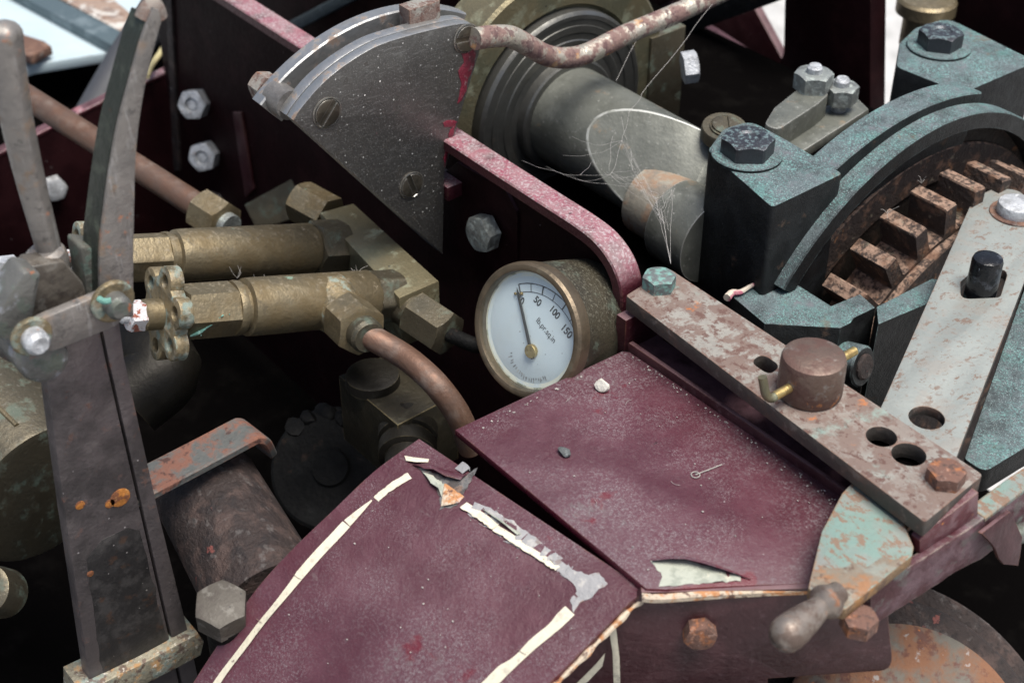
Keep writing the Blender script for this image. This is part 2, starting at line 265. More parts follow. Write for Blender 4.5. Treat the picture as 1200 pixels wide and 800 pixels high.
gear_rust = M('gear_rust', (.036, .025, .021), .8, .2, [
    dict(c=(.31, .205, .15), s=260, lo=.40, hi=.58, up=(.35, .85), a=.9, m=0, r=.9),
    dict(c=(.17, .09, .055), s=50, lo=.5, hi=.65, a=.7, m=0),
    dict(c=(.22, .19, .14), s=90, lo=.6, hi=.68, a=.6), dict(c=(.34, .16, .07), s=60, lo=.62, hi=.7, a=.6)], bump=[(500, .35, 6), (120, .5, 4)], var=(60, .4))
rod_rust = M('rusty_nickel_rod', (.47, .43, .36), .38, .6, [
    dict(c=(.17, .095, .085), s=56, lo=.46, hi=.56, m=.1, r=.8, a=.92, d=9),
    dict(c=(.10, .055, .055), s=120, lo=.53, hi=.6, m=0, r=.85, a=.9),
    dict(c=(.48, .24, .08), s=70, lo=.6, hi=.68, m=0, r=.85, a=.6)], bump=[(420, .3, 6)], var=(40, .25))
rim_highlight = M('painted_rim_highlight', (.44, .45, .42), .4, .4, [dict(c=(.26, .27, .235), s=60, lo=.45, hi=.6, a=.95)])  # painted highlight: bright colour on the bevelled rim of the flat
shaft_grey = M('oily_grey_shaft', (.165, .172, .15), .48, .4, [
    dict(c=(.095, .10, .086), s=20, lo=.40, hi=.66, a=.8, r=.45), dict(c=(.6, .6, .57), s=60, lo=.3, hi=.5, edge=1.2, a=.8),  # edge layer paints a bright highlight along the flat as well
    dict(c=(.22, .23, .205), s=36, lo=.54, hi=.72, a=.6, r=.6, m=.2),
    dict(c=(.22, .15, .09), s=60, lo=.62, hi=.70, a=.6, m=0, r=.85),
    dict(c=(.42, .42, .40), s=420, lo=.6, hi=.72, a=.5, m=0, r=.9)], bump=[(500, .08, 5), (60, .15, 3)], var=(26, .25))
journal_m = M('rust_stained_journal', (.30, .28, .23), .5, .3, [dict(c=(.25, .15, .09), s=60, lo=.46, hi=.6, m=0, r=.85, a=.8), dict(c=(.16, .15, .13), s=40, lo=.5, hi=.65, a=.8)], bump=[(400, .15, 5)], var=(40, .3))
disc_dark = M('dark_machined_disc', (.16, .16, .15), .36, .8, [
    dict(c=(.10, .10, .092), s=22, lo=.4, hi=.65, a=.8, r=.5), dict(c=(.2, .17, .13), s=90, lo=.6, hi=.7, a=.6)], bump=[(300, .08, 4)], var=(30, .3))
zinc = M('zinc_nut', (.50, .52, .54), .5, .4, [
    dict(c=(.28, .29, .30), s=90, lo=.45, hi=.6, a=.8), dict(c=(.66, .68, .70), s=140, lo=.55, hi=.68, m=0, r=.8, a=.7),
    dict(c=(.30, .14, .09), s=110, lo=.64, hi=.7, m=0, a=.8, r=.9)], bump=[(500, .3, 5)], var=(60, .3))
grey_bolt = M('grey_bolt', (.24, .26, .25), .5, .5, [
    dict(c=(.40, .46, .43), s=90, lo=.5, hi=.62, a=.6, m=.1, r=.8), dict(c=(.10, .10, .10), s=60, lo=.5, hi=.65, a=.7)], bump=[(500, .2, 5)], var=(50, .3))
teal_bolt = M('verdigris_bolt', (.13, .15, .15), .6, .3, [
    dict(c=(.16, .34, .30), s=90, lo=.45, hi=.6, a=.75, m=0, r=.9), dict(c=(.42, .17, .06), s=70, lo=.62, hi=.7, a=.8, m=0), dict(c=(.3, .3, .3), s=60, lo=.4, hi=.6, edge=.7, a=.7)], bump=[(400, .25, 5)], var=(50, .3))
knob_brown = M('brown_knob', (.145, .10, .08), .48, .45, [
    dict(c=(.30, .30, .28), s=60, lo=.56, hi=.66, a=.6), dict(c=(.11, .06, .05), s=44, lo=.45, hi=.6, a=.8, r=.7), dict(c=(.34, .14, .05), s=52, lo=.63, hi=.7, m=0, r=.9, a=.8)], bump=[(360, .2, 6)], var=(30, .25))
brass_bright = M('rubbed_brass_pin', (.50, .38, .16), .4, .85, [dict(c=(.28, .20, .09), s=60, lo=.5, hi=.62, a=.8, r=.6), dict(c=(.35, .36, .3), s=90, lo=.62, hi=.7, m=0, a=.6)], bump=[(400, .15, 4)])
black_rubber = M('black_oily_pin', (.012, .013, .015), .25, .3, [dict(c=(.10, .11, .13), s=70, lo=.55, hi=.68, a=.7, r=.4), dict(c=(.5, .55, .6), s=90, lo=.68, hi=.72, a=.8)], bump=[(200, .2, 3)])
cream = M('cream_lining_paint', (.60, .56, .44), .6, 0, [
    dict(c=(.50, .24, .07), s=36, lo=.66, hi=.75, a=.7), dict(c=(.40, .37, .30), s=120, lo=.52, hi=.66, a=.7),
    dict(c=(.16, .12, .10), s=260, lo=.63, hi=.70, a=.8)], bump=[(300, .2, 5)], var=(50, .12))
primer = M('grey_bare_patch', (.27, .27, .275), .75, .1, [
    dict(c=(.40, .385, .365), s=70, lo=.5, hi=.62, a=.8), dict(c=(.17, .13, .12), s=60, lo=.55, hi=.65, a=.8), dict(c=(.34, .17, .09), s=44, lo=.64, hi=.7, a=.6)], bump=[(300, .3, 5)])
bare_dark = M('dark_bare_patch', (.10, .10, .10), .7, .1, [dict(c=(.24, .24, .24), s=60, lo=.5, hi=.62, a=.8), dict(c=(.13, .07, .04), s=60, lo=.52, hi=.62, a=.8), dict(c=(.03, .025, .025), s=90, lo=.54, hi=.62, a=.8)], bump=[(300, .4, 5)])
flake_in = M('paint_flake_underside', (.36, .38, .32), .7, 0, [dict(c=(.22, .24, .20), s=60, lo=.45, hi=.6, a=.7), dict(c=(.55, .52, .42), s=50, lo=.56, hi=.68, a=.7)], bump=[(200, .2, 4)])
rust_lip = M('chipped_cream_edge', (.50, .42, .32), .7, .1, [
    dict(c=(.42, .17, .05), s=44, lo=.47, hi=.58, a=.85, r=.9), dict(c=(.10, .05, .04), s=70, lo=.53, hi=.62, a=.9), dict(c=(.56, .55, .55), s=60, lo=.6, hi=.68, a=.6)], bump=[(300, .5, 5)])
dialm = M('enamel_dial', (.70, .77, .80), .45, 0, [dict(c=(.64, .68, .66), s=40, lo=.5, hi=.75, a=.5), dict(c=(.10, .10, .11), vor=(420, .16, .20), a=.7), dict(c=(.16, .14, .12), vor=(150, .09, .10), a=.8)], bump=[(300, .03, 3)])
dial_cream = M('yellowed_enamel', (.84, .83, .72), .45, 0, [dict(c=(.70, .77, .80), s=50, lo=.42, hi=.6, a=.9), dict(c=(.30, .29, .24), vor=(300, .14, .2), a=.7)])
dial_grime = M('dial_grime', (.62, .60, .48), .6, 0, [dict(c=(.16, .17, .12), s=90, lo=.48, hi=.6, a=.85), dict(c=(.10, .08, .05), vor=(500, .2, .5), a=.8)])
dial_ink = M('faded_black_print', (.05, .053, .06), .6, 0, [dict(c=(.42, .44, .46), s=420, lo=.52, hi=.66, a=.6)])
dial_ghost = M('worn_grey_print', (.30, .31, .32), .6, 0, [dict(c=(.72, .73, .72), s=300, lo=.48, hi=.64, a=.8)])
needle_m = M('dark_needle', (.05, .055, .06), .4, .3)
paleblue = M('pale_blue_plate', (.46, .56, .60), .5, .1, [dict(c=(.34, .42, .45), s=10, lo=.4, hi=.65, a=.6), dict(c=(.20, .11, .08), s=50, lo=.5, hi=.62, edge=3, a=.95, r=.9)], bump=[(200, .1, 4)], var=(10, .15))
blue_grey = M('blue_grey_bar', (.085, .12, .135), .5, .3, [dict(c=(.2, .25, .27), s=40, lo=.5, hi=.65, a=.6)], bump=[(200, .2, 4)])
rust_white = M('flaking_rust_strip', (.26, .19, .15), .8, 0, [dict(c=(.50, .49, .46), s=40, lo=.52, hi=.6, a=.9), dict(c=(.13, .08, .06), s=60, lo=.52, hi=.62, a=.8)], bump=[(200, .5, 5)])
grime_shade_black = M('grimy_shaded_iron', (.0025, .0022, .0022), .85, 0, [dict(c=(.005, .0045, .0042), s=30, lo=.5, hi=.7, a=.8, r=.7), dict(c=(.015, .013, .012), vor=(90, .07, .05))], bump=[(100, .5, 4)], spec=.0)  # black grime, with the depths' shade put into the near-black base
dark_iron = M('dark_iron', (.003, .003, .003), .7, .0, [dict(c=(.009, .0095, .0093), s=40, lo=.5, hi=.68, a=.8), dict(c=(.04, .025, .018), s=70, lo=.6, hi=.7, a=.7)], bump=[(200, .4, 5)], var=(30, .4), spec=.2)  # near-black base carries the cavity's shade for the parts down there
grease = M('white_grease', (.5, .52, .55), .4, 0)
soil_m = M('dirt_line', (.16, .12, .09), .9)
ground_m = M('pale_ground', (.44, .44, .43), .9, 0, [dict(c=(.30, .30, .29), s=14, lo=.45, hi=.65, a=.7), dict(c=(.56, .56, .55), s=5, lo=.5, hi=.7, a=.7)], bump=[(30, 3, 6)])
stone_m = M('white_stone', (.58, .56, .50), .8, 0, [dict(c=(.40, .36, .28), s=300, lo=.5, hi=.65, a=.7)], bump=[(500, .3, 4)])
crumb_m = M('grey_crumb', (.075, .085, .085), .8, 0, [dict(c=(.18, .2, .2), s=300, lo=.5, hi=.65)], bump=[(500, .3, 4)])
web_m = M('spider_silk', (.45, .43, .41), .7, 0)
fluff_m = M('lint', (.30, .285, .265), .9, 0)
verd_m = M('verdigris_crust', (.13, .29, .245), .9, 0, [dict(c=(.3, .5, .45), s=300, lo=.5, hi=.65)], bump=[(400, .5, 4)])
nut_flake = M('flaking_red_white_nut', (.56, .55, .56), .7, .1, [dict(c=(.26, .07, .035), s=150, lo=.52, hi=.58, a=.95, r=.9)], bump=[(300, .4, 5)])
# gauge glass: thin pane
glass_m = bpy.data.materials.new('gauge_glass'); glass_m.use_nodes = True
_n = glass_m.node_tree.nodes; _l = glass_m.node_tree.links; _n.clear()
_o = _n.new('ShaderNodeOutputMaterial'); _mx = _n.new('ShaderNodeMixShader'); _t = _n.new('ShaderNodeBsdfTransparent'); _g = _n.new('ShaderNodeBsdfGlossy'); _fr = _n.new('ShaderNodeFresnel')
_g.inputs['Roughness'].default_value = .12; _fr.inputs[0].default_value = 1.35; _t.inputs[0].default_value = (.96, .98, .98, 1)
_mx.inputs[0].default_value = .04; _l.new(_t.outputs[0], _mx.inputs[1]); _l.new(_g.outputs[0], _mx.inputs[2]); _l.new(_mx.outputs[0], _o.inputs[0])

# ------------------------------------------------------------------ objects
ORG = {}
def thing(name, label, cat, loc, group=None):
    o = bpy.data.objects.new(name, None); COL.objects.link(o); o.empty_display_size = .02
    o.location = Vector(np.array(loc)*MM); o['label'] = label; o['category'] = cat
    if group: o['group'] = group
    ORG[o.name] = np.array(loc, float); return o
def finish(me, ang=.6):
    me.shade_smooth(); me.set_sharp_from_angle(angle=ang)
def obj(name, bm, mat, parent=None, tag=None, kind=None, ang=.6, split=None):
    """bm: bmesh in world mm. tag = (label, category[, group])"""
    if isinstance(bm, bpy.types.Mesh): b = bmesh.new(); b.from_mesh(bm); bpy.data.meshes.remove(bm); bm = b
    cs = np.array([v.co for v in bm.verts])
    if parent: org = ORG[parent.name]
    else: org = np.array([cs[:, 0].mean(), cs[:, 1].mean(), cs[:, 2].min()])
    if split is not None:
        bm.normal_update()
        for f_ in bm.faces:
            if abs(f_.normal.dot(Vector(nrm(split)))) < .8: f_.material_index = 1
    for v in bm.verts: v.co = Vector((np.array(v.co)-org)*MM)
    me = bpy.data.meshes.new(name); bm.normal_update(); bm.to_mesh(me); bm.free(); finish(me, ang)
    o = bpy.data.objects.new(name, me); COL.objects.link(o)
    for m in (mat if isinstance(mat, (list, tuple)) else [mat]): me.materials.append(m)
    if parent: o.parent = parent
    else: o.location = Vector(org*MM)
    ORG[o.name] = org
    if tag:
        o['label'] = tag[0]; o['category'] = tag[1]
        if len(tag) > 2: o['group'] = tag[2]
    if kind: o['kind'] = kind
    return o
def join(*bms):
    r = bmesh.new()
    for b in bms:
        if isinstance(b, bpy.types.Mesh): r.from_mesh(b); bpy.data.meshes.remove(b); continue
        me = bpy.data.meshes.new('tmp'); b.to_mesh(me); b.free(); r.from_mesh(me); bpy.data.meshes.remove(me)
    return r
def fillet(P, rad, seg=5):
    """round the corners of a closed 2D/3D polygon; rad may be a list"""
    P = [np.array(p, float) for p in P]; n = len(P); out = []
    for i, p in enumerate(P):
        r_ = rad[i] if isinstance(rad, (list, tuple)) else rad
        a = P[i-1]-p; b = P[(i+1) % n]-p; la, lb = np.linalg.norm(a), np.linalg.norm(b)
        if r_ <= 0: out.append(p); continue
        a /= la; b /= lb; ang = math.acos(max(-1, min(1, a @ b)))
        d = min(r_/math.tan(ang/2), la*.49, lb*.49)
        s, e = p+a*d, p+b*d
        for k in range(seg+1):
            t = k/seg; out.append((1-t)**2*s+2*t*(1-t)*p+t*t*e)
    return out
def rough_edge(P, amp, step):
    """chipped outline: subdivide and jitter a closed polygon"""
    out = []
    for i, p in enumerate(P):
        q = np.array(P[(i+1) % len(P)]); p = np.array(p); L_ = np.linalg.norm(q-p); k = max(1, int(L_/step))
        for j in range(k):
            v = p+(q-p)*j/k
            out.append(v+(rng.normal(0, amp, len(v)) if j else 0))
    return out
def slab(P, n, t, holes=(), bev=.4, up=(0, 0, 1)):
    """solid plate: P outline in 3D (its visible face), n outward normal of that face, t thickness behind it"""
    P = [np.array(p, float) for p in P]; o = P[0]; ex, ey, n = frame(n, up)
    cu_ = bpy.data.curves.new('c', 'CURVE'); cu_.dimensions = '2D'; cu_.fill_mode = 'BOTH'
    cu_.extrude = t/2-bev; cu_.bevel_depth = bev; cu_.bevel_resolution = 1; cu_.offset = -bev
    for k, poly in enumerate([P]+list(holes)):
        q = [((np.array(p)-o) @ ex, (np.array(p)-o) @ ey) for p in poly]
        area = sum(q[i-1][0]*q[i][1]-q[i][0]*q[i-1][1] for i in range(len(q)))
        if (area < 0) != (k > 0): q = q[::-1]
        sp = cu_.splines.new('POLY'); sp.points.add(len(q)-1); sp.use_cyclic_u = True
        for pt, (a, b) in zip(sp.points, q): pt.co = (a, b, 0, 1)
    ob = bpy.data.objects.new('c', cu_); COL.objects.link(ob)
    dg = bpy.context.evaluated_depsgraph_get(); me = bpy.data.meshes.new_from_object(ob.evaluated_get(dg))
    bpy.data.objects.remove(ob); bpy.data.curves.remove(cu_)
    bm = bmesh.new(); bm.from_mesh(me); bpy.data.meshes.remove(me)
    bmesh.ops.remove_doubles(bm, verts=bm.verts, dist=1e-4)
    for v in bm.verts: v.co = Vector(o+ex*v.co.x+ey*v.co.y+n*(v.co.z-t/2))
    bmesh.ops.recalc_face_normals(bm, faces=bm.faces); bm.normal_update()
    return bm
def circ(c, n, r, seg=28, up=(0, 0, 1)):
    ex, ey, n = frame(n, up); return [np.array(c)+r*(ex*math.cos(a)+ey*math.sin(a)) for a in np.linspace(0, 2*math.pi, seg, endpoint=False)]
def lathe(c, ax, prof, seg=40, rfun=None, cap=True):
    """prof: list of (t along axis, radius)"""
    ex, ey, n = frame(ax); bm = bmesh.new(); rings = []
    for (t, r) in prof:
        rg = []
        for k in range(seg):
            a = 2*math.pi*k/seg; rr = r*(rfun(a) if rfun else 1)
            rg.append(bm.verts.new(Vector(np.array(c)+n*t+rr*(ex*math.cos(a)+ey*math.sin(a)))))
        rings.append(rg)
    for A, B in zip(rings, rings[1:]):
        for k in range(seg): bm.faces.new((A[k], A[(k+1) % seg], B[(k+1) % seg], B[k]))
    if cap: bm.faces.new(rings[0][::-1]); bm.faces.new(rings[-1])
    bmesh.ops.recalc_face_normals(bm, faces=bm.faces); return bm
def hexhead(c, ax, af, h, rot=0., dimple=0., seg=60, bottom=False):
    """hexagon nut or bolt head with a turned chamfer; af = across flats; c on the seat"""
    ex, ey, n = frame(ax); bm = bmesh.new(); ap = af/2
    def rh(a): b = ((a-rot) % (math.pi/3))-math.pi/6; return ap/math.cos(b)
    def P(a, r, z): return bm.verts.new(Vector(np.array(c)+n*z+r*(ex*math.cos(a)+ey*math.sin(a))))
    A = [2*math.pi*k/seg for k in range(seg)]; rings = []
    low = [(rh(a), (rh(a)-ap*.97)*.55 if bottom else 0) for a in A]
    if bottom: rings.append([P(a, ap*.9, 0) for a in A])
    rings.append([P(a, r, z) for a, (r, z) in zip(A, low)])
    rings.append([P(a, rh(a), h-(rh(a)-ap*.97)*.6) for a in A])
    rings.append([P(a, ap*.93, h) for a in A])
    if dimple: rings.append([P(a, ap*.55, h) for a in A]); rings.append([P(a, ap*.45, h-dimple) for a in A])
    for R, Q in zip(rings, rings[1:]):
        for k in range(seg): bm.faces.new((R[k], R[(k+1) % seg], Q[(k+1) % seg], Q[k]))
    bm.faces.new(rings[0][::-1]); bm.faces.new(rings[-1])
    bmesh.ops.recalc_face_normals(bm, faces=bm.faces); return bm
def smooth_path(P, k=8):
    P = [np.array(p, float) for p in P]; Q = [2*P[0]-P[1]]+P+[2*P[-1]-P[-2]]; out = []
    for i in range(1, len(Q)-2):
        for j in range(k):
            t = j/k; a, b, c, d = Q[i-1:i+3]
            out.append(.5*((2*b)+(c-a)*t+(2*a-5*b+4*c-d)*t*t+(3*b-a-3*c+d)*t**3))
    out.append(P[-1]); return out
def tube(P, r, seg=18, k=8, cap=True):
    P = smooth_path(P, k) if k > 1 else [np.array(p, float) for p in P]; bm = bmesh.new(); rings = []
    T = [nrm(P[min(i+1, len(P)-1)]-P[max(i-1, 0)]) for i in range(len(P))]
    ex, ey, _ = frame(T[0])
    for i, p in enumerate(P):
        ex = nrm(ex-T[i]*(ex @ T[i])); ey = np.cross(T[i], ex); rr = r(i/(len(P)-1)) if callable(r) else r
        rings.append([bm.verts.new(Vector(p+rr*(ex*math.cos(a)+ey*math.sin(a)))) for a in np.linspace(0, 2*math.pi, seg, endpoint=False)])
    for A, B in zip(rings, rings[1:]):
        for q in range(seg): bm.faces.new((A[q], A[(q+1) % seg], B[(q+1) % seg], B[q]))
    if cap: bm.faces.new(rings[0][::-1]); bm.faces.new(rings[-1])
    bmesh.ops.recalc_face_normals(bm, faces=bm.faces); return bm
def sweep(P, w, h, side, k=8):
    """flat bar along P: width w along side, thickness h below the path"""
    P = smooth_path(P, k) if k > 1 else [np.array(p, float) for p in P]; bm = bmesh.new(); rings = []; side = nrm(side)
    for i, p in enumerate(P):
        t = nrm(P[min(i+1, len(P)-1)]-P[max(i-1, 0)]); n = nrm(np.cross(t, side)); sg = sg if i else (1 if n[2] >= 0 else -1); n = n*sg
        b = min(.8, h*.2)
        sec = [(-w/2, -b), (-w/2+b, 0), (w/2-b, 0), (w/2, -b), (w/2, -h+b), (w/2-b, -h), (-w/2+b, -h), (-w/2, -h+b)]
        rings.append([bm.verts.new(Vector(p+side*a+n*c)) for a, c in sec])
    m = len(rings[0])
    for A, B in zip(rings, rings[1:]):
        for q in range(m): bm.faces.new((A[q], A[(q+1) % m], B[(q+1) % m], B[q]))
    bm.faces.new(rings[0][::-1]); bm.faces.new(rings[-1])
    bmesh.ops.recalc_face_normals(bm, faces=bm.faces); return bm
def arcband(c, X0, X1, r0, r1, a0, a1, seg=48, bev=.8):
    """arched bar about the X axis: c = (Y,Z) centre, angles from +Y towards +Z"""
    bm = bmesh.new(); rings = []
    sec = [(X0, r0), (X1, r0), (X1, r1-bev), (X1-bev, r1), (X0+bev, r1), (X0, r1-bev)]
    for a in np.linspace(a0, a1, seg): rings.append([bm.verts.new((x, c[0]+r*math.cos(a), c[1]+r*math.sin(a))) for x, r in sec])
    m = len(sec)
    for A, B in zip(rings, rings[1:]):
        for q in range(m): bm.faces.new((A[q], A[(q+1) % m], B[(q+1) % m], B[q]))
    bm.faces.new(rings[0][::-1]); bm.faces.new(rings[-1])
    bmesh.ops.recalc_face_normals(bm, faces=bm.faces); return bm
def screw(c, n, r, slot_ang, h=1.2, w=None):
    """slotted screw head: base disc and two D-shaped lands beside the slot"""
    w = w or r*.2; ex, ey, n = frame(n); d = ex*math.cos(slot_ang)+ey*math.sin(slot_ang); e = np.cross(n, d); c = np.array(c)
    base = lathe(c-n*1, n, [(0, r), (1.0, r), (1.0+h*.3, r)], 36)
    out = [base]
    for s in (1, -1):
        a0 = math.asin(w/r); P = [c+n*(h*.31+h*.7)+r*.97*(d*math.cos(a)+s*e*math.sin(a)) for a in np.linspace(a0, math.pi-a0, 18)]
        out.append(slab(P, n, h*.7, bev=.2))
    ring = lathe(c, n, [(0, r*1.13), (.5, r*1.13), (.7, r*1.05), (.3, r*1.01)], 36, cap=False); out.append(ring)
    return join(*out)
def box(P4, n, t, bev=.5): return slab(P4, n, t, bev=bev)
def blob(c, r, seed=0, jag=.35, sub=2):
    bm = bmesh.new(); bmesh.ops.create_icosphere(bm, subdivisions=sub, radius=1)
    g = np.random.default_rng(seed); R = np.array(r, float)
    dirs = g.normal(size=(7, 3)); dirs /= np.linalg.norm(dirs, axis=1)[:, None]; cut = g.uniform(1-jag*1.6, 1, 7)
    for v in bm.verts:
        p = np.array(v.co)
        for dd, q in zip(dirs, cut):
            s = p @ dd
            if s > q: p -= dd*(s-q)
        v.co = Vector(np.array(c)+p*R*(1+g.normal(0, .03)))
    return bm
def circle_px(x, y, z, r, seg=28): return circ(Zp(x, y, z), (0, 0, 1), r, seg)
UP = (0, 0, 1)

# ================================================================== SETTING
obj('ground', slab([(-6000, -6000, -480), (6000, -6000, -480), (6000, 6000, -480), (-6000, 6000, -480)], UP, 10, bev=0), ground_m, kind='structure')
obj('floor', slab([(-800, -700, -290), (420, -700, -290), (420, 400, -290), (-800, 400, -290)], UP, 5, bev=.5), grime_shade_black, kind='structure')

# ================================================================== NEAR FRAME PLATE and RAIL
YR = 54.4
sp = thing('frame_plate', 'maroon upright plate, shade in its dark colour, under the dusty red rail, behind the gauge', 'frame plate', (-150, 60, -170))
xw0 = Yp(195, 100, 59)[0]; xw1 = Yp(250, 5, 59)[0]
obj('web', slab([(xw0, 59, -270), (27, 59, -270), (27, 59, 12), (19, 59, 33), (4, 59, 42), (xw1, 59, 40), (xw1-4, 59, 110), (xw0, 59, 120)], (0, -1, 0), 5, bev=.5), maroon_dark, sp)
for x, y, rot in ((228, 122, .15), (240, 183, .35)):
    na = nrm((.55, -.75, .3)); c0 = Yp(x, y, 50); n0 = obj('nut', hexhead(c0-na*5, na, 19.5, 11, rot=rot, dimple=3), zinc, sp)
    obj('stud', lathe(c0-na*8, na, [(0, 4.2), (11.5, 4.2), (12.5, 3)], 20), zinc, n0)
obj('nut', hexhead(Yp(253, 240, 56), (.1, -1, .3), 19, 9, rot=.1), rusty_plate, sp)
obj('stiffener', slab([Yp(*p, 56.5) for p in ((272, 132), (282, 132), (297, 222), (287, 232))], (0, -1, 0), 2, bev=.3), maroon_side, sp)
obj('stiffener', slab([Yp(*p, 56.5) for p in ((192, -40), (198, -40), (210, 200), (203, 200))], (0, -1, 0), 3, bev=.3), rust_brown, sp)
obj('bracket_edge', slab([Yp(*p, 35) for p in ((286, 240), (322, 212), (326, 262), (300, 270))], nrm((.5, -1, .4)), 8, bev=.8), brass_dark, sp)
Q = fillet([Yp(*p, 57) for p in ((505, 215), (535, 190), (592, 222), (606, 250), (606, 330), (500, 330))], [0, 4, 6, 4, 0, 0])
obj('gusset_plate', slab(Q, (0, -1, 0), 4, bev=.6), maroon_dark, sp)
b = Yp(573, 270, 54.6)
bp = obj('bolt', hexhead(b, (.05, -1, .06), 19, 9, rot=.3), grey_bolt, sp)
c1 = Yp(523, 205, 55)
obj('tab', slab([c1+np.array(d) for d in ((-6, -8, 0), (12, -8, 0), (12, 8, 0), (-6, 8, 0))], UP, 9, bev=.6), rail_pink, sp)

rl = [Yp(x, y, YR) for x, y in ((262, -10), (345, 47), (430, 100), (530, 157), (600, 205), (660, 245))]
z_ = rl[3][2]
rl = [(-560, YR, z_-2), (-300, YR, z_-1), (-180, YR, z_), (-90, YR, z_-.5), (-35, YR, z_-.5), (-8, YR, z_-.5), (8, YR, z_-2.5), (20, YR, z_-9), (27, YR, z_-19), (29, YR, z_-32), (29, YR, -4)]
obj('rail', sweep(rl, 15, 7, (0, 1, 0)), rail_pink, tag=('dusty pinkish red flat rail from the steel quadrant, bending down at the pale bar', 'rail'))

# ================================================================== FLAT MAROON PLATE by the gauge
pp = [(533, 503), (729, 411), (738, 412), (990, 573), (1015, 592), (1000, 640), (945, 683), (860, 686), (780, 690), (757, 689)]
tp = thing('cover_plate', 'flat dusty maroon cover plate beside the pressure gauge', 'cover plate', (110, -20, -5))
tpo = obj('panel', slab(rough_edge([Zp(*p, 0) for p in pp], .0, 9), UP, 4, bev=.7), maroon_top, tp)
lip = [Zp(x, y, -1.2) for x, y in ((752, 693), (775, 694), (830, 690), (900, 686), (960, 684))]
obj('edge_lip', sweep([p+np.array([1.3, -1.0, 0]) for p in lip], 3.2, 3.4, (.8, -.58, 0), k=4), rust_lip, tp)
# peeled paint at the front edge
def flake(px, zs, z0=.35): return [Zp(x, y, z0)+np.array([0, 0, h]) for (x, y), h in zip(px, zs)]
def sheet(P, th=.35):
    bm = bmesh.new(); vs = [bm.verts.new(Vector(p)) for p in P]; bm.faces.new(vs)
    r = bmesh.ops.extrude_face_region(bm, geom=bm.faces[:])
    for v in [g for g in r['geom'] if isinstance(g, bmesh.types.BMVert)]: v.co.z += th
    bmesh.ops.triangulate(bm, faces=bm.faces[:]); bmesh.ops.recalc_face_normals(bm, faces=bm.faces); return bm
obj('bare_patch', sheet(rough_edge(flake([(762, 657), (778, 655), (798, 655), (830, 663), (868, 675), (868, 681), (800, 685), (772, 687), (776, 676), (770, 668)], [0]*10, .1), .3, 2), .12), flake_in, tp)
bm = bmesh.new(); g0 = [(764, 655), (782, 652), (800, 652), (825, 658), (850, 666), (880, 677)]; hts = [2, 4.5, 5.5, 5, 3.5, .6]
ra = [bm.verts.new(Vector(Zp(x, y+1, .3))) for x, y in g0]
rb = [bm.verts.new(Vector(Zp(x, y+1, .3)+np.array([h*.25, -h*.18, h*.55]))) for (x, y), h in zip(g0, hts)]
rc = [bm.verts.new(Vector(Zp(x, y+1, .3)+np.array([h*.75, -h*.5, h*.75]))) for (x, y), h in zip(g0, hts)]
for A, B in ((ra, rb), (rb, rc)):
    for i in range(5): bm.faces.new((A[i], A[i+1], B[i+1], B[i]))
obj('paint_curl', bm, maroon_top, tp)
# upright front face of that plate, at 45 degrees
a, b2 = Zp(752, 697, -3), Zp(1000, 694, -3); dv = nrm((b2-a)*np.array([1, 1, 0])); fn = np.array([dv[1], -dv[0], 0]); a = a*np.array([1, 1, 0])+np.array([0, 0, -3.5])
ap_px = fillet([np.array(p, float) for p in ((752, 694), (1000, 688), (1038, 692), (1047, 785), (900, 795), (900, 880), (560, 900))], [0, 0, 2, 16, 0, 0, 0])
apn = thing('apron_panel', 'dark maroon upright panel with a rusty bolt below the flat cover plate', 'panel', pl(900, 780, a, fn))
obj('panel', slab([pl(*p, a, fn) for p in ap_px], fn, 4, bev=.6), maroon_side, apn)
obj('bolt', hexhead(pl(819, 736, a, fn), fn, 12.5, 6.5, rot=.2), rust_bolt, apn)
st2 = [pl(x, y, a+fn*.15, fn) for x, y in ((709, 765), (698, 778), (676, 800), (655, 820), (664, 820), (690, 797), (706, 780))]
obj('lining', slab(st2, fn, .3, bev=.02), cream, apn)
st = [pl(x, y, a+fn*.15, fn) for x, y in ((714, 740), (722, 736), (726, 770), (727, 800), (719, 800), (718, 765))]
obj('lining', slab(st, fn, .3, bev=.02), cream, apn)

# small finds on the plate
obj('pebble', blob(Zp(706, 451, 2.6), (4.4, 3.6, 3.4), 14, .34, 2), stone_m, tag=('small white angular stone chip lying on the flat maroon plate near the gauge', 'stone chip'))
obj('crumb', blob(Zp(661, 529, 1.4), (3.9, 2.6, 2.0), 31, .3), crumb_m, tag=('dark grey crumb of dirt lying in the middle of the maroon plate', 'crumb'))
fl = tube([Zp(x, y, .6) for x, y in ((815, 556), (828, 551), (846, 544))], .28, 6, 4)
obj('lint_fibre', join(fl, tube([Zp(815, 556, .6)+2.*np.array([math.cos(t), math.sin(t), 0]) for t in np.linspace(0, 6.28, 14)], .25, 6, 1)), fluff_m, tag=('tiny pale curled fibre lying on the maroon plate left of the pin', 'fibre'))

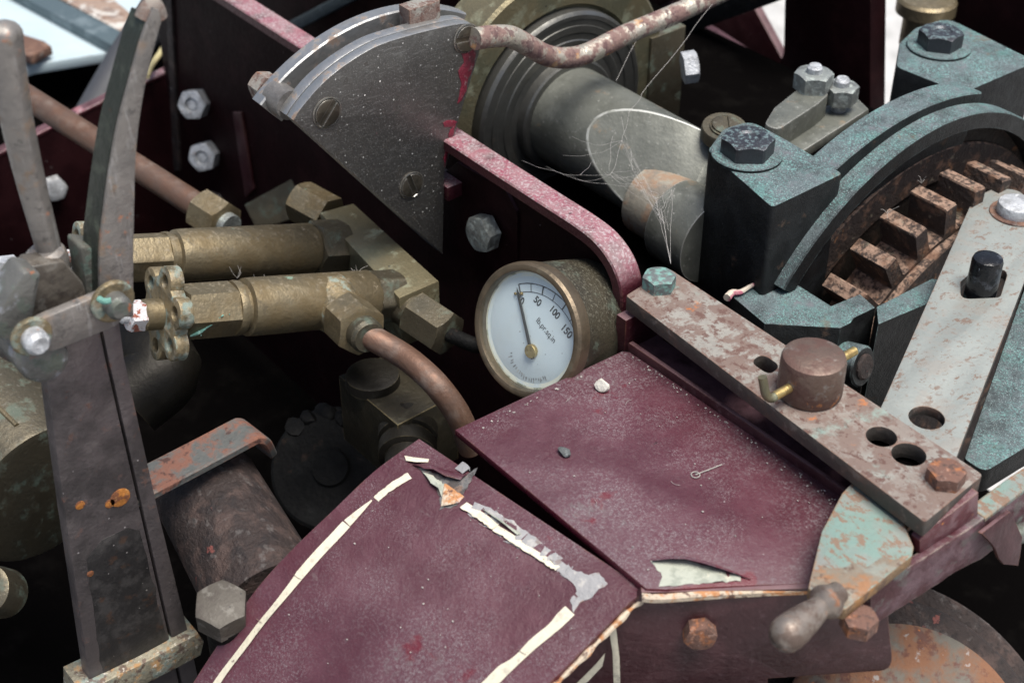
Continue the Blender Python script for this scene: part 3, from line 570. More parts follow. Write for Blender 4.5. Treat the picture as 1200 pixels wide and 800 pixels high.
# ================================================================== CURVED HOOD (lower left, with cream lining)
XL, XR = 29., 165.
Lp = [Xp(x, y, XL) for x, y in ((491, 514), (440, 551), (390, 598), (341, 645), (299, 692), (252, 760), (215, 818), (190, 862))]
Rp = [Xp(x, y, XR) for x, y in ((757, 691), (738, 706), (715, 729), (692, 752), (668, 776), (645, 799), (600, 845), (560, 890))]
Ls, Rs = smooth_path(Lp, 12), smooth_path(Rp, 12); NT = len(Ls)
def hood(s, t):   # s 0..1 across X, t 0..1 from the upper edge
    f = t*(NT-1); i = min(int(f), NT-2); f -= i
    return (Ls[i]*(1-f)+Ls[i+1]*f)*(1-s)+(Rs[i]*(1-f)+Rs[i+1]*f)*s
_gs = np.linspace(-.02, 1.02, 160); _gt = np.linspace(0, 1, 200)
_G = np.array([[hood(s, t) for t in _gt] for s in _gs]); _PX = np.array([[prj(p)[:2] for p in row] for row in _G])
def hoodpx(x, y, lift=.2):
    d = ((_PX-np.array([x, y]))**2).sum(2); i, j = np.unravel_index(d.argmin(), d.shape)
    i = min(max(i, 1), 158); j = min(max(j, 1), 198)
    Js = np.c_[(_PX[i+1, j]-_PX[i-1, j])/2, (_PX[i, j+1]-_PX[i, j-1])/2]; ds, dt = np.linalg.solve(Js, np.array([x, y])-_PX[i, j])
    p = _G[i, j]+(_G[i+1, j]-_G[i-1, j])/2*ds+(_G[i, j+1]-_G[i, j-1])/2*dt
    n = nrm(np.cross(_G[i+1, j]-_G[i-1, j], _G[i, j+1]-_G[i, j-1])); n = n if n[2] > 0 else -n
    return p+n*lift
hd = thing('hood_cover', 'curved dusty maroon hood with peeling cream lining at the lower left', 'hood', hood(.5, .3)-np.array([0, 0, 30]))
bm = bmesh.new(); NS, NTT = 24, 84; gv = []
for i in range(NS+1):
    gv.append([bm.verts.new(Vector(hood(i/NS, j/NTT))) for j in range(NTT+1)])
for i in range(NS):
    for j in range(NTT): bm.faces.new((gv[i][j], gv[i+1][j], gv[i+1][j+1], gv[i][j+1]))
bmesh.ops.recalc_face_normals(bm, faces=bm.faces)
if sum(f.normal.z for f in bm.faces) < 0: bmesh.ops.reverse_faces(bm, faces=bm.faces)
r_ = bmesh.ops.solidify(bm, geom=bm.faces[:], thickness=3.0)
obj('skin', bm, maroon_top, hd, ang=.5)
# side flange under the right edge of the hood
fl = [Rs[i] for i in range(0, NT, 4)]
bm = bmesh.new(); rows = [[bm.verts.new(Vector(p+np.array([-2.5, 1.5 if k == 0 else 0, -2.6-d]))) for k, p in enumerate(fl)] for d in (0, 7)]
for A, B in zip(rows, rows[1:]):
    for k in range(len(fl)-1): bm.faces.new((A[k], A[k+1], B[k+1], B[k]))
bmesh.ops.recalc_face_normals(bm, faces=bm.faces); bmesh.ops.solidify(bm, geom=bm.faces[:], thickness=2)
obj('side_flange', bm, maroon_side, hd)
bead = [Rs[i]+np.array([.6, 0, -3.6]) for i in range(0, NT, 6)]
obj('edge_bead', tube(bead, lambda t: 1.3*(1+.5*math.sin(t*37)*math.sin(t*11)), 8, 3), rust_lip, hd)
def ribbon(px, w, lift=.26, th=.3, wob=.2):
    """strip following pixel centre line on the hood; w in mm"""
    P = smooth_path([hoodpx(x, y, lift) for x, y in px], 6); bm = bmesh.new(); A = []; B = []
    for i, p in enumerate(P):
        t = nrm(P[min(i+1, len(P)-1)]-P[max(i-1, 0)]); sd = nrm(np.cross(t, UP)); ww = w(i/(len(P)-1)) if callable(w) else w
        A.append(bm.verts.new(Vector(p+sd*(ww/2+rng.normal(0, .12)*wob)))); B.append(bm.verts.new(Vector(p-sd*(ww/2+rng.normal(0, .12)*wob))))
    for i in range(len(P)-1): bm.faces.new((A[i], A[i+1], B[i+1], B[i]))
    bmesh.ops.recalc_face_normals(bm, faces=bm.faces)
    if sum(f.normal.z for f in bm.faces) < 0: bmesh.ops.reverse_faces(bm, faces=bm.faces)
    return bm
lin = [ribbon([(436, 586), (424, 597), (407, 613)], lambda t: .8+4.2*t),
       ribbon([(406, 614), (394, 627), (374, 648), (352, 673), (331, 698), (309, 724), (284, 757), (262, 786), (243, 815)], 5.2),
       ribbon([(480, 557), (462, 568), (446, 580), (441, 585)], lambda t: 4.8-1.2*t, wob=1.5)]
obj('lining', join(*lin), cream, hd)
lin = [ribbon([(545, 590), (556, 597), (570, 606), (583, 616)], 6.6, wob=2.6), ribbon([(582, 617), (600, 628), (622, 643), (645, 657), (656, 664)], 5.6, wob=2.2),
       ribbon([(668, 715), (650, 732), (622, 755), (596, 779), (574, 801), (550, 825)], 6.2)]
obj('lining', join(*lin), cream, hd)
def patch(px, lift=.18, curl=None, th=.25):
    P = rough_edge([hoodpx(x, y, lift) for x, y in px], .28, 1.6)
    if curl: P = [p+np.array([0, 0, h]) for p, h in zip(P, curl)]
    return sheet(P, th)
obj('bare_patch', patch([(556, 588), (572, 594), (585, 602), (600, 609), (612, 620), (628, 629), (640, 641), (658, 652), (672, 664), (662, 674), (648, 664), (634, 658), (618, 648), (604, 640), (590, 634), (576, 620), (562, 614), (548, 602)], .14, None, .05), primer, hd)
obj('bare_patch', patch([(643, 653), (655, 656), (672, 668), (690, 674), (702, 671), (712, 684), (702, 690), (694, 700), (680, 706), (672, 718), (668, 704), (676, 693), (672, 684), (658, 674)]), primer, hd)
obj('bare_patch', patch([(490, 548), (500, 551), (520, 560), (545, 558), (560, 548), (548, 572), (540, 582), (536, 592), (515, 598), (516, 582), (508, 566), (497, 556)], .15), bare_dark, hd)
# curled flakes at the corner
for x, y in ((349, 676), (306, 728), (612, 764)):
    obj('lining_crack', ribbon([(x-4.5, y-3.5), (x, y+.5), (x+5, y+3)], .22, .6, wob=.2), soil_m, hd)
def curl(px0, px1, h, lift=.3):
    A0 = [hoodpx(x, y, lift) for x, y in px0]; B0 = [hoodpx(x, y, lift) for x, y in px1]; bm = bmesh.new(); rows = []
    for k in range(5):
        t = k/4; rows.append([bm.verts.new(Vector(p*(1-t)+q*t+np.array([0, 0, hh*math.sin(t*math.pi*.62)]))) for p, q, hh in zip(A0, B0, h)])
    for R, Qq in zip(rows, rows[1:]):
        for i in range(len(R)-1): bm.faces.new((R[i], R[i+1], Qq[i+1], Qq[i]))
    bmesh.ops.recalc_face_normals(bm, faces=bm.faces); bmesh.ops.solidify(bm, geom=bm.faces[:], thickness=.3); return bm
obj('paint_flake', curl([(474, 534), (485, 536), (503, 538)], [(476, 541), (488, 545), (502, 543)], [.6, 2.0, .8]), cream, hd)
obj('paint_flake', curl([(483, 545), (500, 542), (520, 550), (548, 556)], [(497, 553), (508, 556), (522, 564), (540, 566)], [2, 3.5, 3.5, 2]), maroon_top, hd)
obj('paint_flake', curl([(495, 553), (507, 557), (521, 566)], [(505, 570), (514, 577), (518, 584)], [2.2, 3, 1]), flake_in, hd)
obj('paint_flake', curl([(521, 566), (534, 574), (544, 582)], [(517, 594), (527, 594), (538, 590)], [.5, 1.5, .5]), rust_lip, hd)
obj('paint_flake', curl([(533, 549), (542, 541), (549, 548)], [(542, 556), (551, 552), (551, 553)], [.5, 2, .5]), primer, hd)
obj('paint_flake', curl([(566, 597), (590, 612), (612, 626)], [(568, 600), (589, 617), (606, 628)], [1, 2.4, .8]), flake_in, hd)

# ================================================================== PRESSURE GAUGE
gn = nrm((.13, -.935, .33)); gc = Yp(622, 387, 6.)
ex = nrm(np.cross(UP, gn)); ey = np.cross(gn, ex)
gz = thing('pressure_gauge', 'round brass pressure gauge with white dial reading 0 to 150', 'gauge', gc-np.array([0, 0, 36]))
RG = 34.0
obj('case', lathe(gc, gn, [(-45, RG*.86), (-44, RG*.92), (-3, RG*.985), (-2.4, RG*.985)], 72), case_m, gz)
obj('rim', lathe(gc, gn, [(-5, RG*.98), (-4, RG*1.01), (1, RG*1.025), (3.2, RG*1.02), (4.6, RG*.985), (4.9, RG*.94), (4.4, RG*.90), (2.6, RG*.885), (0, RG*.88), (-2, RG*.88)], 80, cap=False), bronze_rim, gz)
dial = obj('dial', lathe(gc, gn, [(-1.5, RG*.90), (-.6, RG*.90), (-.4, RG*.885)], 72), dialm, gz)
obj('dial_edge', lathe(gc, gn, [(-.36, RG*.80), (-.33, RG*.885)], 72, cap=False), dial_cream, dial)
obj('grime_ring', lathe(gc, gn, [(-.30, RG*.855), (-.2, RG*.888)], 72, cap=False), dial_grime, dial)
obj('glass', lathe(gc, gn, [(2.9, RG*.89), (3.1, RG*.89)], 64), glass_m, gz)
ROLL = math.radians(-12)
def gd(u, v, h=0.): # dial point: u right, v up in units of RG, turned by ROLL
    c_, s_ = math.cos(ROLL), math.sin(ROLL); return gc+RG*(ex*(u*c_-v*s_)+ey*(u*s_+v*c_))+gn*(-.35+h)
def dpx(x, y, h=0): return pl(x, y, gc+gn*(-.35+h), gn)
def ribbon3(P, w, n):
    bm = bmesh.new(); A = []; B = []
    for i, p in enumerate(P):
        t = nrm(P[min(i+1, len(P)-1)]-P[max(i-1, 0)]); sd = np.cross(n, t); A.append(bm.verts.new(Vector(p+sd*w/2))); B.append(bm.verts.new(Vector(p-sd*w/2)))
    for i in range(len(P)-1): bm.faces.new((A[i], B[i], B[i+1], A[i+1]))
    bm.normal_update(); return bm
hub = dpx(624, 411)
def pol(a, r, h=.12): a = math.radians(a); return hub+r*(ex*math.cos(a)+ey*math.sin(a))+gn*h
def ang(x, y): v = dpx(x, y)-hub; return math.degrees(math.atan2(v @ ey, v @ ex)), np.linalg.norm(v)
a0, r0 = ang(608, 333); a1, r1 = ang(668, 366)
sc = [ribbon3([pol(a, r0) for a in np.linspace(a0, a1-22, 40)], .55, gn), ribbon3([pol(a, r0*.875) for a in np.linspace(a0, a1-22, 40)], .35, gn)]
marks = np.linspace(a0, a1-6, 6)
for i, a in enumerate(marks): sc.append(ribbon3([pol(a, r0*.875), pol(a, r0*1.0)], (.75 if i % 2 == 0 else .45), gn))
obj('scale_ring', join(*sc), dial_ink, dial)
def text(s, pos, size, rot, mat, parent, name='numeral'):
    cu_ = bpy.data.curves.new('t', 'FONT'); cu_.body = s; cu_.size = size; cu_.offset = .028*size if name == 'numeral' else .006*size; cu_.align_x = 'CENTER'; cu_.align_y = 'CENTER'
    ob = bpy.data.objects.new('t', cu_); COL.objects.link(ob); dg = bpy.context.evaluated_depsgraph_get()
    me = bpy.data.meshes.new_from_object(ob.evaluated_get(dg)); bpy.data.objects.remove(ob); bpy.data.curves.remove(cu_)
    bm = bmesh.new(); bm.from_mesh(me); bpy.data.meshes.remove(me); c_, s_ = math.cos(rot), math.sin(rot)
    for v in bm.verts:
        x, y = v.co.x*.86, v.co.y; v.co = Vector(pos+ex*(x*c_-y*s_)+ey*(x*s_+y*c_)+gn*.1)
    return obj(name, bm, mat, parent)
for s, x, y, sz, rt in (('0', 612, 353, 5.2, -8), ('50', 630, 353, 5.4, -20), ('100', 650, 366, 5.4, -24), ('150', 664, 388, 5.8, -24)):
    text(s, dpx(x, y), sz, math.radians(rt), dial_ink, dial)
text('lb.pr.sq.in', dpx(640, 387), 4.6, math.radians(-24), dial_ink, dial, 'lettering')
ws = []
for k, a in enumerate(np.linspace(-150, -38, 19)):   # worn maker's line: only broken strokes are left
    for q in range(2):
        aa = a+rng.uniform(-1.2, 1.2); r1_ = r0*rng.uniform(.40, .43); r2_ = r1_+rng.uniform(.6, 2.4)
        ws.append(ribbon3([pol(aa, r1_), pol(aa+rng.uniform(-1.5, 1.5), r2_)], .55, gn))
obj('worn_lettering', join(*ws), dial_ghost, dial)
nt_ = dpx(606, 337, .9); nd = nrm(nt_-(hub+gn*.9)); ns = np.cross(gn, nd)
bm = bmesh.new()
L_ = np.linalg.norm(nt_-hub)
for P in ([hub+gn*1.4+ns*1.0-nd*4, hub+gn*1.4-ns*1.0-nd*4, hub+gn*1.4-ns*.75+nd*L_*.9, hub+gn*1.4+nd*L_, hub+gn*1.4+ns*.75+nd*L_*.9],): nb = slab(P, gn, .5, bev=.1)
bm.free()
obj('needle', nb, needle_m, gz)
obj('needle_hub', lathe(hub, gn, [(.2, 3.6), (1.9, 3.6), (2.3, 3.2)], 28), brass_bright, gz)
obj('stop_pin', join(blob(dpx(611, 344, .7), (1, 1, 1), 1, .1), blob(dpx(604, 344, .7), (.8, .8, .8), 2, .1)), brass_bright, gz)

# ================================================================== PALE RUSTY BAR with pin
ZB = 28.
br = thing('drilled_bar', 'pale rusty drilled flat bar bolted above the maroon plate edge', 'bar', Zp(920, 450, 17))
O = fillet([Zp(*p, ZB) for p in ((733, 346), (784, 314), (1153, 556), (1084, 612))], [2, 2, 3, 1.5])
hol = [circ(Zp(1033, 511, ZB), UP, 6.6), circ(Zp(1065, 532, ZB), UP, 7.3), fillet([Zp(*p, ZB) for p in ((880, 424), (893, 414), (914, 428), (902, 439))], 4.5)]
obj('bar', slab(O, UP, 8.5, hol, bev=.6), [rusty_plate, bar_side], br, split=UP)
obj('bolt', hexhead(Zp(772, 336, ZB), UP, 15, 7, rot=.5), teal_bolt, br)
obj('bolt', hexhead(Zp(1107, 563, ZB), UP, 14.5, 6.5, rot=.2), rust_bolt, br)
kc = Zp(948, 459, ZB)
obj('spacer', slab([(45, 62, 17.5), (225, 58, 17.5), (225, 70, 17.5), (45, 74, 17.5)], UP, 24, bev=.5), grime_shade_black, br)
kn = thing('pin_head', 'brown round knob with a brass cross pin standing on the drilled bar', 'knob', kc)
obj('knob', lathe(kc, UP, [(.3, 14.3), (1.5, 14.8), (18.5, 14.6), (20.3, 14.0), (21.2, 12.6)], 48), knob_brown, kn)
yd = nrm((.0, 1, .0)); pc = kc+np.array([0, 0, 9.5])
pe = pc-yd*27
obj('cross_pin', tube([pc+yd*29, pc, pe+yd*3], 2.2, 14, 2), brass_bright, kn)
obj('cross_pin_tail', tube([pe+yd*4, pe+yd*1, pe+np.array([-1.5, -1.2, 2.5]), pe+np.array([-4, -2, 11])], lambda t: 2.1, 12, 5), brass_mid, kn)
# channel beneath the bar, along the plate edge
ch_ = thing('channel_strip', 'dark maroon channel strip along the foot of the drilled bar', 'channel', (110, 47, -2))
obj('lip', slab([(42, 40.5, 5), (190, 42.5, 5), (190, 45, 5), (42, 43.5, 5)], UP, 8, bev=.8), maroon_side, ch_)
obj('bed', slab([(40, 45, -1.5), (200, 46, -1.5), (200, 80, -1.5), (40, 80, -1.5)], UP, 3, bev=.3), maroon_dark, ch_)
obj('post', slab([(33, 40, 17.5), (40, 40, 17.5), (40, 76, 17.5), (33, 76, 17.5)], UP, 30, bev=.6), maroon_side, ch_)

# ================================================================== LEVER with tapered handle (lower right)
ZL = 17.
lv = thing('reversing_lever', 'long pale rust-flecked lever passing under the drilled bar with a tapered handle', 'lever', Zp(1060, 500, 11))
LP = fillet([Zp(*p, ZL) for p in ((1141, 231), (1166, 220), (1196, 222), (1222, 262), (1200, 332), (1121, 536), (1086, 585), (1055, 585), (1010, 552), (1004, 540), (1036, 468))],
            [9, 9, 9, 12, 0, 3, 0, 0, 0, 0, 0])
ctr = Zp(1000, 600, ZL)
hl = [circ(Zp(1086, 489, ZL), UP, 8.0), fillet([Zp(*p, ZL) for p in ((1126, 330), (1142, 316), (1178, 316), (1180, 322), (1172, 348), (1126, 350))], 4)]
obj('lever_plate', slab(LP, UP, 5.5, hl, bev=.6), [pale_plate, bar_side], lv, split=UP)
LP2 = fillet([Zp(*p, ZL+.25) for p in ((1060, 614), (1071, 640), (1069, 651), (991, 714), (968, 710), (947, 688), (963, 622), (987, 577), (1003, 560), (1040, 585))], [1, 1.5, 1, 2, 2, 1.5, 1.5, 1, 0, 0])
obj('grip_plate', slab(LP2, UP, 6, bev=.6), [teal_plate, grip_side], lv, split=UP)
gp = rough_edge([Zp(*p, ZL+.4) for p in ((953, 672), (966, 662), (982, 668), (998, 659), (1016, 664), (1034, 652), (1050, 655), (1066, 649), (1064, 653), (992, 710), (970, 707), (950, 686))], .5, 2.5)
obj('rust_patch', slab(gp, UP, .3, bev=.03), grip_rust, lv)
h0 = Zp(972, 702, ZL+1); h1 = Zp(924, 741, ZL+1); hv = nrm(h1-h0); Lh = np.linalg.norm(h1-h0)
obj('handle', lathe(h0, hv, [(-6, 4.5), (-3, 5.2), (-1, 6.2), (1, 7.2), (3, 7.3), (4.4, 6.2), (6, 4.7), (Lh*.55, 6.1), (Lh*.85, 7.1), (Lh, 7.3), (Lh+3, 6.9), (Lh+5.4, 5.4), (Lh+7, 3.2), (Lh+7.6, .8)], 32), M('worn_handle', (.24, .205, .175), .4, .55, [dict(c=(.11, .075, .06), s=40, lo=.44, hi=.58, a=.85, r=.65, d=10, rg=.7), dict(c=(.22, .09, .04), s=50, lo=.6, hi=.68, a=.8, m=0, r=.9), dict(c=(.42, .40, .40), s=30, lo=.56, hi=.7, a=.7)], bump=[(300, .15, 4)], var=(30, .25)), lv)
q = Zp(1003, 716, ZL-3); obj('rusty_nut', hexhead(q+np.array([1, 2, -10]), UP, 13, 7, rot=.1), rust_bolt, lv)
obj('pin', lathe(Zp(1150, 338, ZL), UP, [(-6, 8), (17, 7.8), (18.6, 7.2), (19.3, 5.6)], 32), black_rubber, lv)
wc = Zp(1190, 250, ZL)
obj('washer', lathe(wc, UP, [(.1, 14), (.7, 14), (1, 13.6)], 36), rust, lv)
obj('bolt', lathe(wc, UP, [(.8, 10.5), (5.5, 10.6), (6.6, 10), (7.2, 8.2)], 32), zinc, lv)

# dark teal plate below the lever
P1, P2, P3, P4 = [Zp(*p, 0) for p in ((1206, 322), (1130, 537), (1154, 553), (1203, 523))]
obj('base_plate', slab(fillet([P1, P2, P3, P4, P4+np.array([6, 90, 0]), P1+np.array([0, 140, 0])], [0, 3, 5, 0, 0, 0]), UP, 14, bev=.8), patina, tag=('smooth blue-green plate right of the pale lever at the right edge', 'plate'))

# ================================================================== BEARING HOUSING and GEAR
hb = thing('bearing_housing', 'black iron bearing housing dusted blue-green, arched over the rusty gear', 'bearing housing', (10, 250, -60))
ZT = 55.
L1 = fillet([Zp(*p, ZT) for p in ((829, 176), (848, 150), (880, 141), (925, 165), (988, 203), (905, 243))], [7, 12, 8, 0, 3, 3])
obj('pedestal', slab(L1, UP, 120, bev=1.2), patina, hb)
L2 = fillet([Zp(*p, ZT) for p in ((1050, 78), (1054, 50), (1072, 33), (1110, 20), (1215, 72), (1131, 108), (1100, 98))], [8, 9, 8, 10, 0, 3, 0])
obj('pedestal', slab(L2, UP, 120, bev=1.2), patina, hb)
for (x, y, yw) in ((875, 171, 183), (1100, 46, 56)):
    c0 = Zp(x, y+11 if x < 900 else y+10, ZT)
    w_ = obj('washer', lathe(c0, UP, [(.1, 19), (1.4, 19), (1.9, 18.5), (1.9, 8)], 44), patina, hb)
    obj('bolt', hexhead(c0+np.array([0, 0, 1.6]), UP, 25 if x < 900 else 23, 9.5, rot=.35 if x < 900 else .1, dimple=1.0), bolt_dark, hb)
XO = 46.
oc = fitcircle([Xp(x, y, XO)[1:] for x, y in ((980, 197), (1004, 178), (1045, 148), (1072, 131), (1100, 119), (1131, 111))])
XI = 58.
ic = fitcircle([Xp(x, y, XO)[1:] for x, y in ((935, 272), (962, 236), (990, 208), (1031, 167), (1072, 141), (1114, 126), (1141, 123), (1169, 127), (1196, 140))])
def angs(c, X, p): v = Xp(*p, X)[1:]; return math.atan2(v[1]-c[1], v[0]-c[0])
obj('cap', arcband(oc[:2], 29, XO, oc[2]-38, oc[2], angs(oc, XO, (975, 225)), angs(oc, XO, (1150, 112)), 40), patina, hb)
obj('cap_lip', arcband(ic[:2], 45, XI, ic[2]-10, ic[2], angs(ic, XO, (905, 330)), angs(ic, XO, (1196, 140))-.35, 60), patina, hb)
GC = (262., -104.)
obj('back_wall', arcband(GC, 38, 44, 20, 152, .3, 3.0, 50), housing_in, hb)
obj('inner_ring', arcband(GC, 44, 46.5, 118, 138, .3, 3.0, 60), gear_rust, hb)

gr = thing('gear_wheel', 'rusty brown toothed gear wheel inside the bearing arch', 'gear', (60, GC[0], GC[1]))
NG = 33; X0g, X1g = 55., 80.
bm = bmesh.new(); RT, RR = 131., 113.; ring = []
for k in range(NG):
    for fr_, r in ((-.26, RR), (-.22, RR+1.5), (-.18, RT-.8), (-.155, RT), (.155, RT), (.18, RT-.8), (.22, RR+1.5), (.26, RR), (.5, RR-.2)):
        a = 2*math.pi*(k+fr_+.13)/NG; ring.append((a, r))
va = []; vb = []; vc = []
for (a, r) in ring:
    cc, ss = math.cos(a), math.sin(a)
    rb = r-.9
    vb.append(bm.verts.new((X1g-.0, GC[0]+rb*cc, GC[1]+rb*ss))); vc.append(bm.verts.new((X1g-.9, GC[0]+r*cc, GC[1]+r*ss))); va.append(bm.verts.new((X0g, GC[0]+r*cc, GC[1]+r*ss)))
n_ = len(ring)
for k in range(n_):
    q = (k+1) % n_; bm.faces.new((va[k], va[q], vc[q], vc[k])); bm.faces.new((vc[k], vc[q], vb[q], vb[k]))
bm.faces.new(vb); bm.faces.new(va[::-1]); bmesh.ops.recalc_face_normals(bm, faces=bm.faces)
obj('toothed_rim', bm, gear_rust, gr, ang=.4)
obj('side_flange', arcband(GC, 80.2, 86, 80, 111, .2, 3.1, 60), gear_rust, gr)

# teal bracket blocks in front of the bearing
bk = thing('bracket_block', 'flat teal-dusted black block between the bearing and the drilled bar', 'bracket', Zp(930, 360, -40))
B1 = [Zp(*p, 0) for p in ((857, 346), (900, 322), (922, 325), (974, 358), (1008, 344), (1026, 360), (1001, 372), (997, 378), (985, 384), (896, 379))]
obj('block', slab(B1, UP, 60, bev=.8), patina, bk)
B2 = [Zp(*p, 1) for p in ((1027, 359), (1092, 326), (1130, 330), (1100, 350), (1029, 380))]
obj('ledge', slab(B2, UP, 60, bev=.8), patina, bk)
pn = thing('stub_shaft', 'dark stub shaft between the teal bracket block and the pale lever', 'stub shaft', Zp(1010, 440, -40))
sc0 = Zp(1006, 428, -20); sd_ = nrm((1, .15, .25))
obj('collar', lathe(sc0, sd_, [(-30, 11), (2, 11), (3, 10)], 30), patina, pn)
obj('tip', lathe(sc0, sd_, [(0, 7), (4, 7), (5, 6)], 24), rust_brown, pn)
fb = [Zp(x, y, 2.5) for x, y in ((852, 349), (858, 343), (868, 342), (882, 334), (905, 325))]
obj('cord_scrap', tube(fb, lambda t: 2.2-1.5*t, 8, 5), M('dirty_cord', (.52, .46, .38), .9, 0, [dict(c=(.38, .12, .17), s=60, lo=.5, hi=.6)]), tag=('frayed scrap of cream cord lying against the teal block', 'cord'))
obj('iron_block', slab([Zp(*p, -25) for p in ((840, 345), (855, 298), (902, 306), (898, 345))], UP, 40, bev=2), patina, tag=('small black block at the foot of the left bearing pedestal', 'block'))

# ================================================================== FRONT RAIL lower right
fr = thing('front_beam', 'chipped maroon beam with verdigris top edge at the lower right', 'beam', (240, 50, -40))
fa, fb_ = Zp(1040, 704, -6), Zp(1203, 604, -6); fd = nrm((fb_-fa)*np.array([1, 1, 0])); fnn = np.array([fd[1], -fd[0], 0])
fp = [pl(*p, fa, fnn) for p in ((1020, 690), (1073, 660), (1140, 617), (1203, 572), (1260, 535), (1260, 585), (1203, 622), (1170, 640), (1150, 655), (1120, 670), (1080, 697), (1040, 722), (1020, 735))]
obj('web', slab(rough_edge(fp, .35, 5), fnn, 4, bev=.4), beam_paint, fr)
tf = [pl(*p, fa, fnn) for p in ((1148, 612), (1175, 592), (1203, 572), (1260, 535))]
obj('top_edge', sweep([p+np.array([-4, 3, 1.2]) for p in tf], 9, 3, -fnn, k=5), teal_plate, fr)
lg = [pl(x, y, Zp(1086, 620, 19)+fnn*1.5, fnn) for x, y in ((1087, 622), (1147, 577), (1146, 606), (1078, 650), (1078, 634))]
obj('lug', slab(lg, fnn, 5, bev=.5), maroon_lug, fr)
lg = [pl(x, y, fa+fnn*4, fnn) for x, y in ((1150, 625), (1185, 600), (1190, 625), (1178, 655), (1164, 655), (1160, 640))]
obj('torn_tab', slab(rough_edge(lg, .4, 5), nrm(fnn+np.array([0, 0, .25])), 2, bev=.2), maroon_side, fr)
obj('lug_stud', lathe(pl(1205, 622, fa+fnn*5, fnn), nrm((-.2, -1, .1)), [(-10, 4.4), (6, 4.4), (9, 3.6), (11, 1.2)], 18), verdigris_steel, fr)

# pulley stack at the bottom right
pax = nrm((.42, -.30, .86)); pcn = pl(1062, 880, Zp(1062, 740, -75), pax)
pu = thing('rusty_pulley', 'rust-blotched stepped pulley below the chipped maroon beam', 'pulley', pcn-pax*40)
R1 = np.linalg.norm(pl(1062, 730, pcn, pax)-pcn)
obj('top_disc', lathe(pcn, pax, [(-9, R1*.98), (-2, R1), (-.6, R1*.995), (0, R1*.97), (0, 12)], 90), rust_disc, pu)
obj('groove', lathe(pcn-pax*30, pax, [(0, R1*1.02), (21, R1*1.02)], 80), dark_iron, pu)
obj('lower_flange', lathe(pcn-pax*42, pax, [(-6, R1*1.36), (6, R1*1.36), (8, R1*1.33), (9, R1*1.2), (9, R1)], 90), rust_brown, pu)
obj('rim_band', lathe(pcn-pax*60, pax, [(-10, R1*1.62), (4, R1*1.62), (6, R1*1.59), (6, R1*1.42), (3, R1*1.40), (3, R1*1.2)], 90), rust_brown, pu)

# ================================================================== STEEL QUADRANT
XQ = -119.
qd = thing('quadrant_plate', 'dark steel fan-shaped quadrant plate with three slotted screws', 'quadrant', Xp(520, 298, XQ))
arc = [(344, 141), (352, 128), (376, 100), (405, 76), (440, 55), (475, 43), (510, 34), (540, 28), (556, 30), (563, 40), (562, 62), (541, 130), (521, 203), (519, 298)]
QX = (1, 0, 0)
Pq = smooth_path([Xp(*p, XQ) for p in arc[:10]], 4)+[Xp(*p, XQ) for p in arc[10:]]; Pa = [Xp(*p, XQ) for p in arc]
obj('face_plate', slab(Pq, QX, 6.5, bev=.6), [steel_dark, steel_bright], qd, split=QX)
back = lambda P, dx: [p-np.array([dx, 0, 0]) for p in P]
obj('mid_plate', slab(back(Pq, 6.9), QX, 7, bev=.6), steel_bright, qd)
# rear slotted strip
cq = fitcircle([p[1:] for p in Pa[1:8]])
aq0 = math.atan2(Pa[0][2]-cq[1], Pa[0][1]-cq[0]); aq1 = math.atan2(Pa[8][2]-cq[1], Pa[8][1]-cq[0])
obj('rear_strip', arcband(cq[:2], XQ-33, XQ-24, cq[2]-16, cq[2]+1.5, aq1-.12, aq0+.03, 40), steel_bright, qd)
for x, y, rr, sa in ((383, 132, 7.6, .85), (482, 217, 7.2, -1.25), (546, 45, 7.4, -.12)):
    obj('screw', screw(Xp(x, y, XQ), QX, rr, sa), screw_m, qd)
def qsheet(px): return slab(rough_edge([Xp(*p, XQ+.25) for p in px], .35, 2.5), QX, .3, bev=.05)
obj('paint_smear', join(qsheet([(541, 57), (553, 54), (558, 62), (556, 76), (549, 92), (547, 106), (541, 118), (536, 122), (541, 100), (537, 84), (544, 74)]), qsheet([(519, 144), (528, 141), (536, 143), (530, 149), (521, 149)]), qsheet([(528, 152), (534, 146), (531, 160), (525, 178), (521, 196), (520, 186)])), red_drip, qd)
bc = Xp(352, 128, XQ)
obj('spacer', lathe(bc+np.array([-13, 2, -4]), (-1, 0, 0), [(0, 8), (15, 8)], 28), steel_grey, qd)
obj('bolt', hexhead(bc+np.array([-33, 2, -4]), (-1, 0, 0), 14, 10, rot=.3), rusty_plate, qd)
pq = Xp(500, 28, XQ-10)
obj('lever_stub', slab([pq+np.array(d) for d in ((-1, -10, 10), (-1, 10, 10), (-1, 10, -26), (-1, -10, -26))], QX, 10, bev=.8), rusty_plate, qd)
# bent rod
obj('bent_rod', tube([Xp(x, y, XQ+5) for x, y in ((556, 46), (575, 43), (597, 43), (616, 52), (640, 65), (664, 68), (690, 62), (735, 40), (790, 17), (840, -6), (900, -34))], 6.0, 22, 10), rod_rust, tag=('rusty bent round rod leading from the steel quadrant across the crank disc', 'rod'))

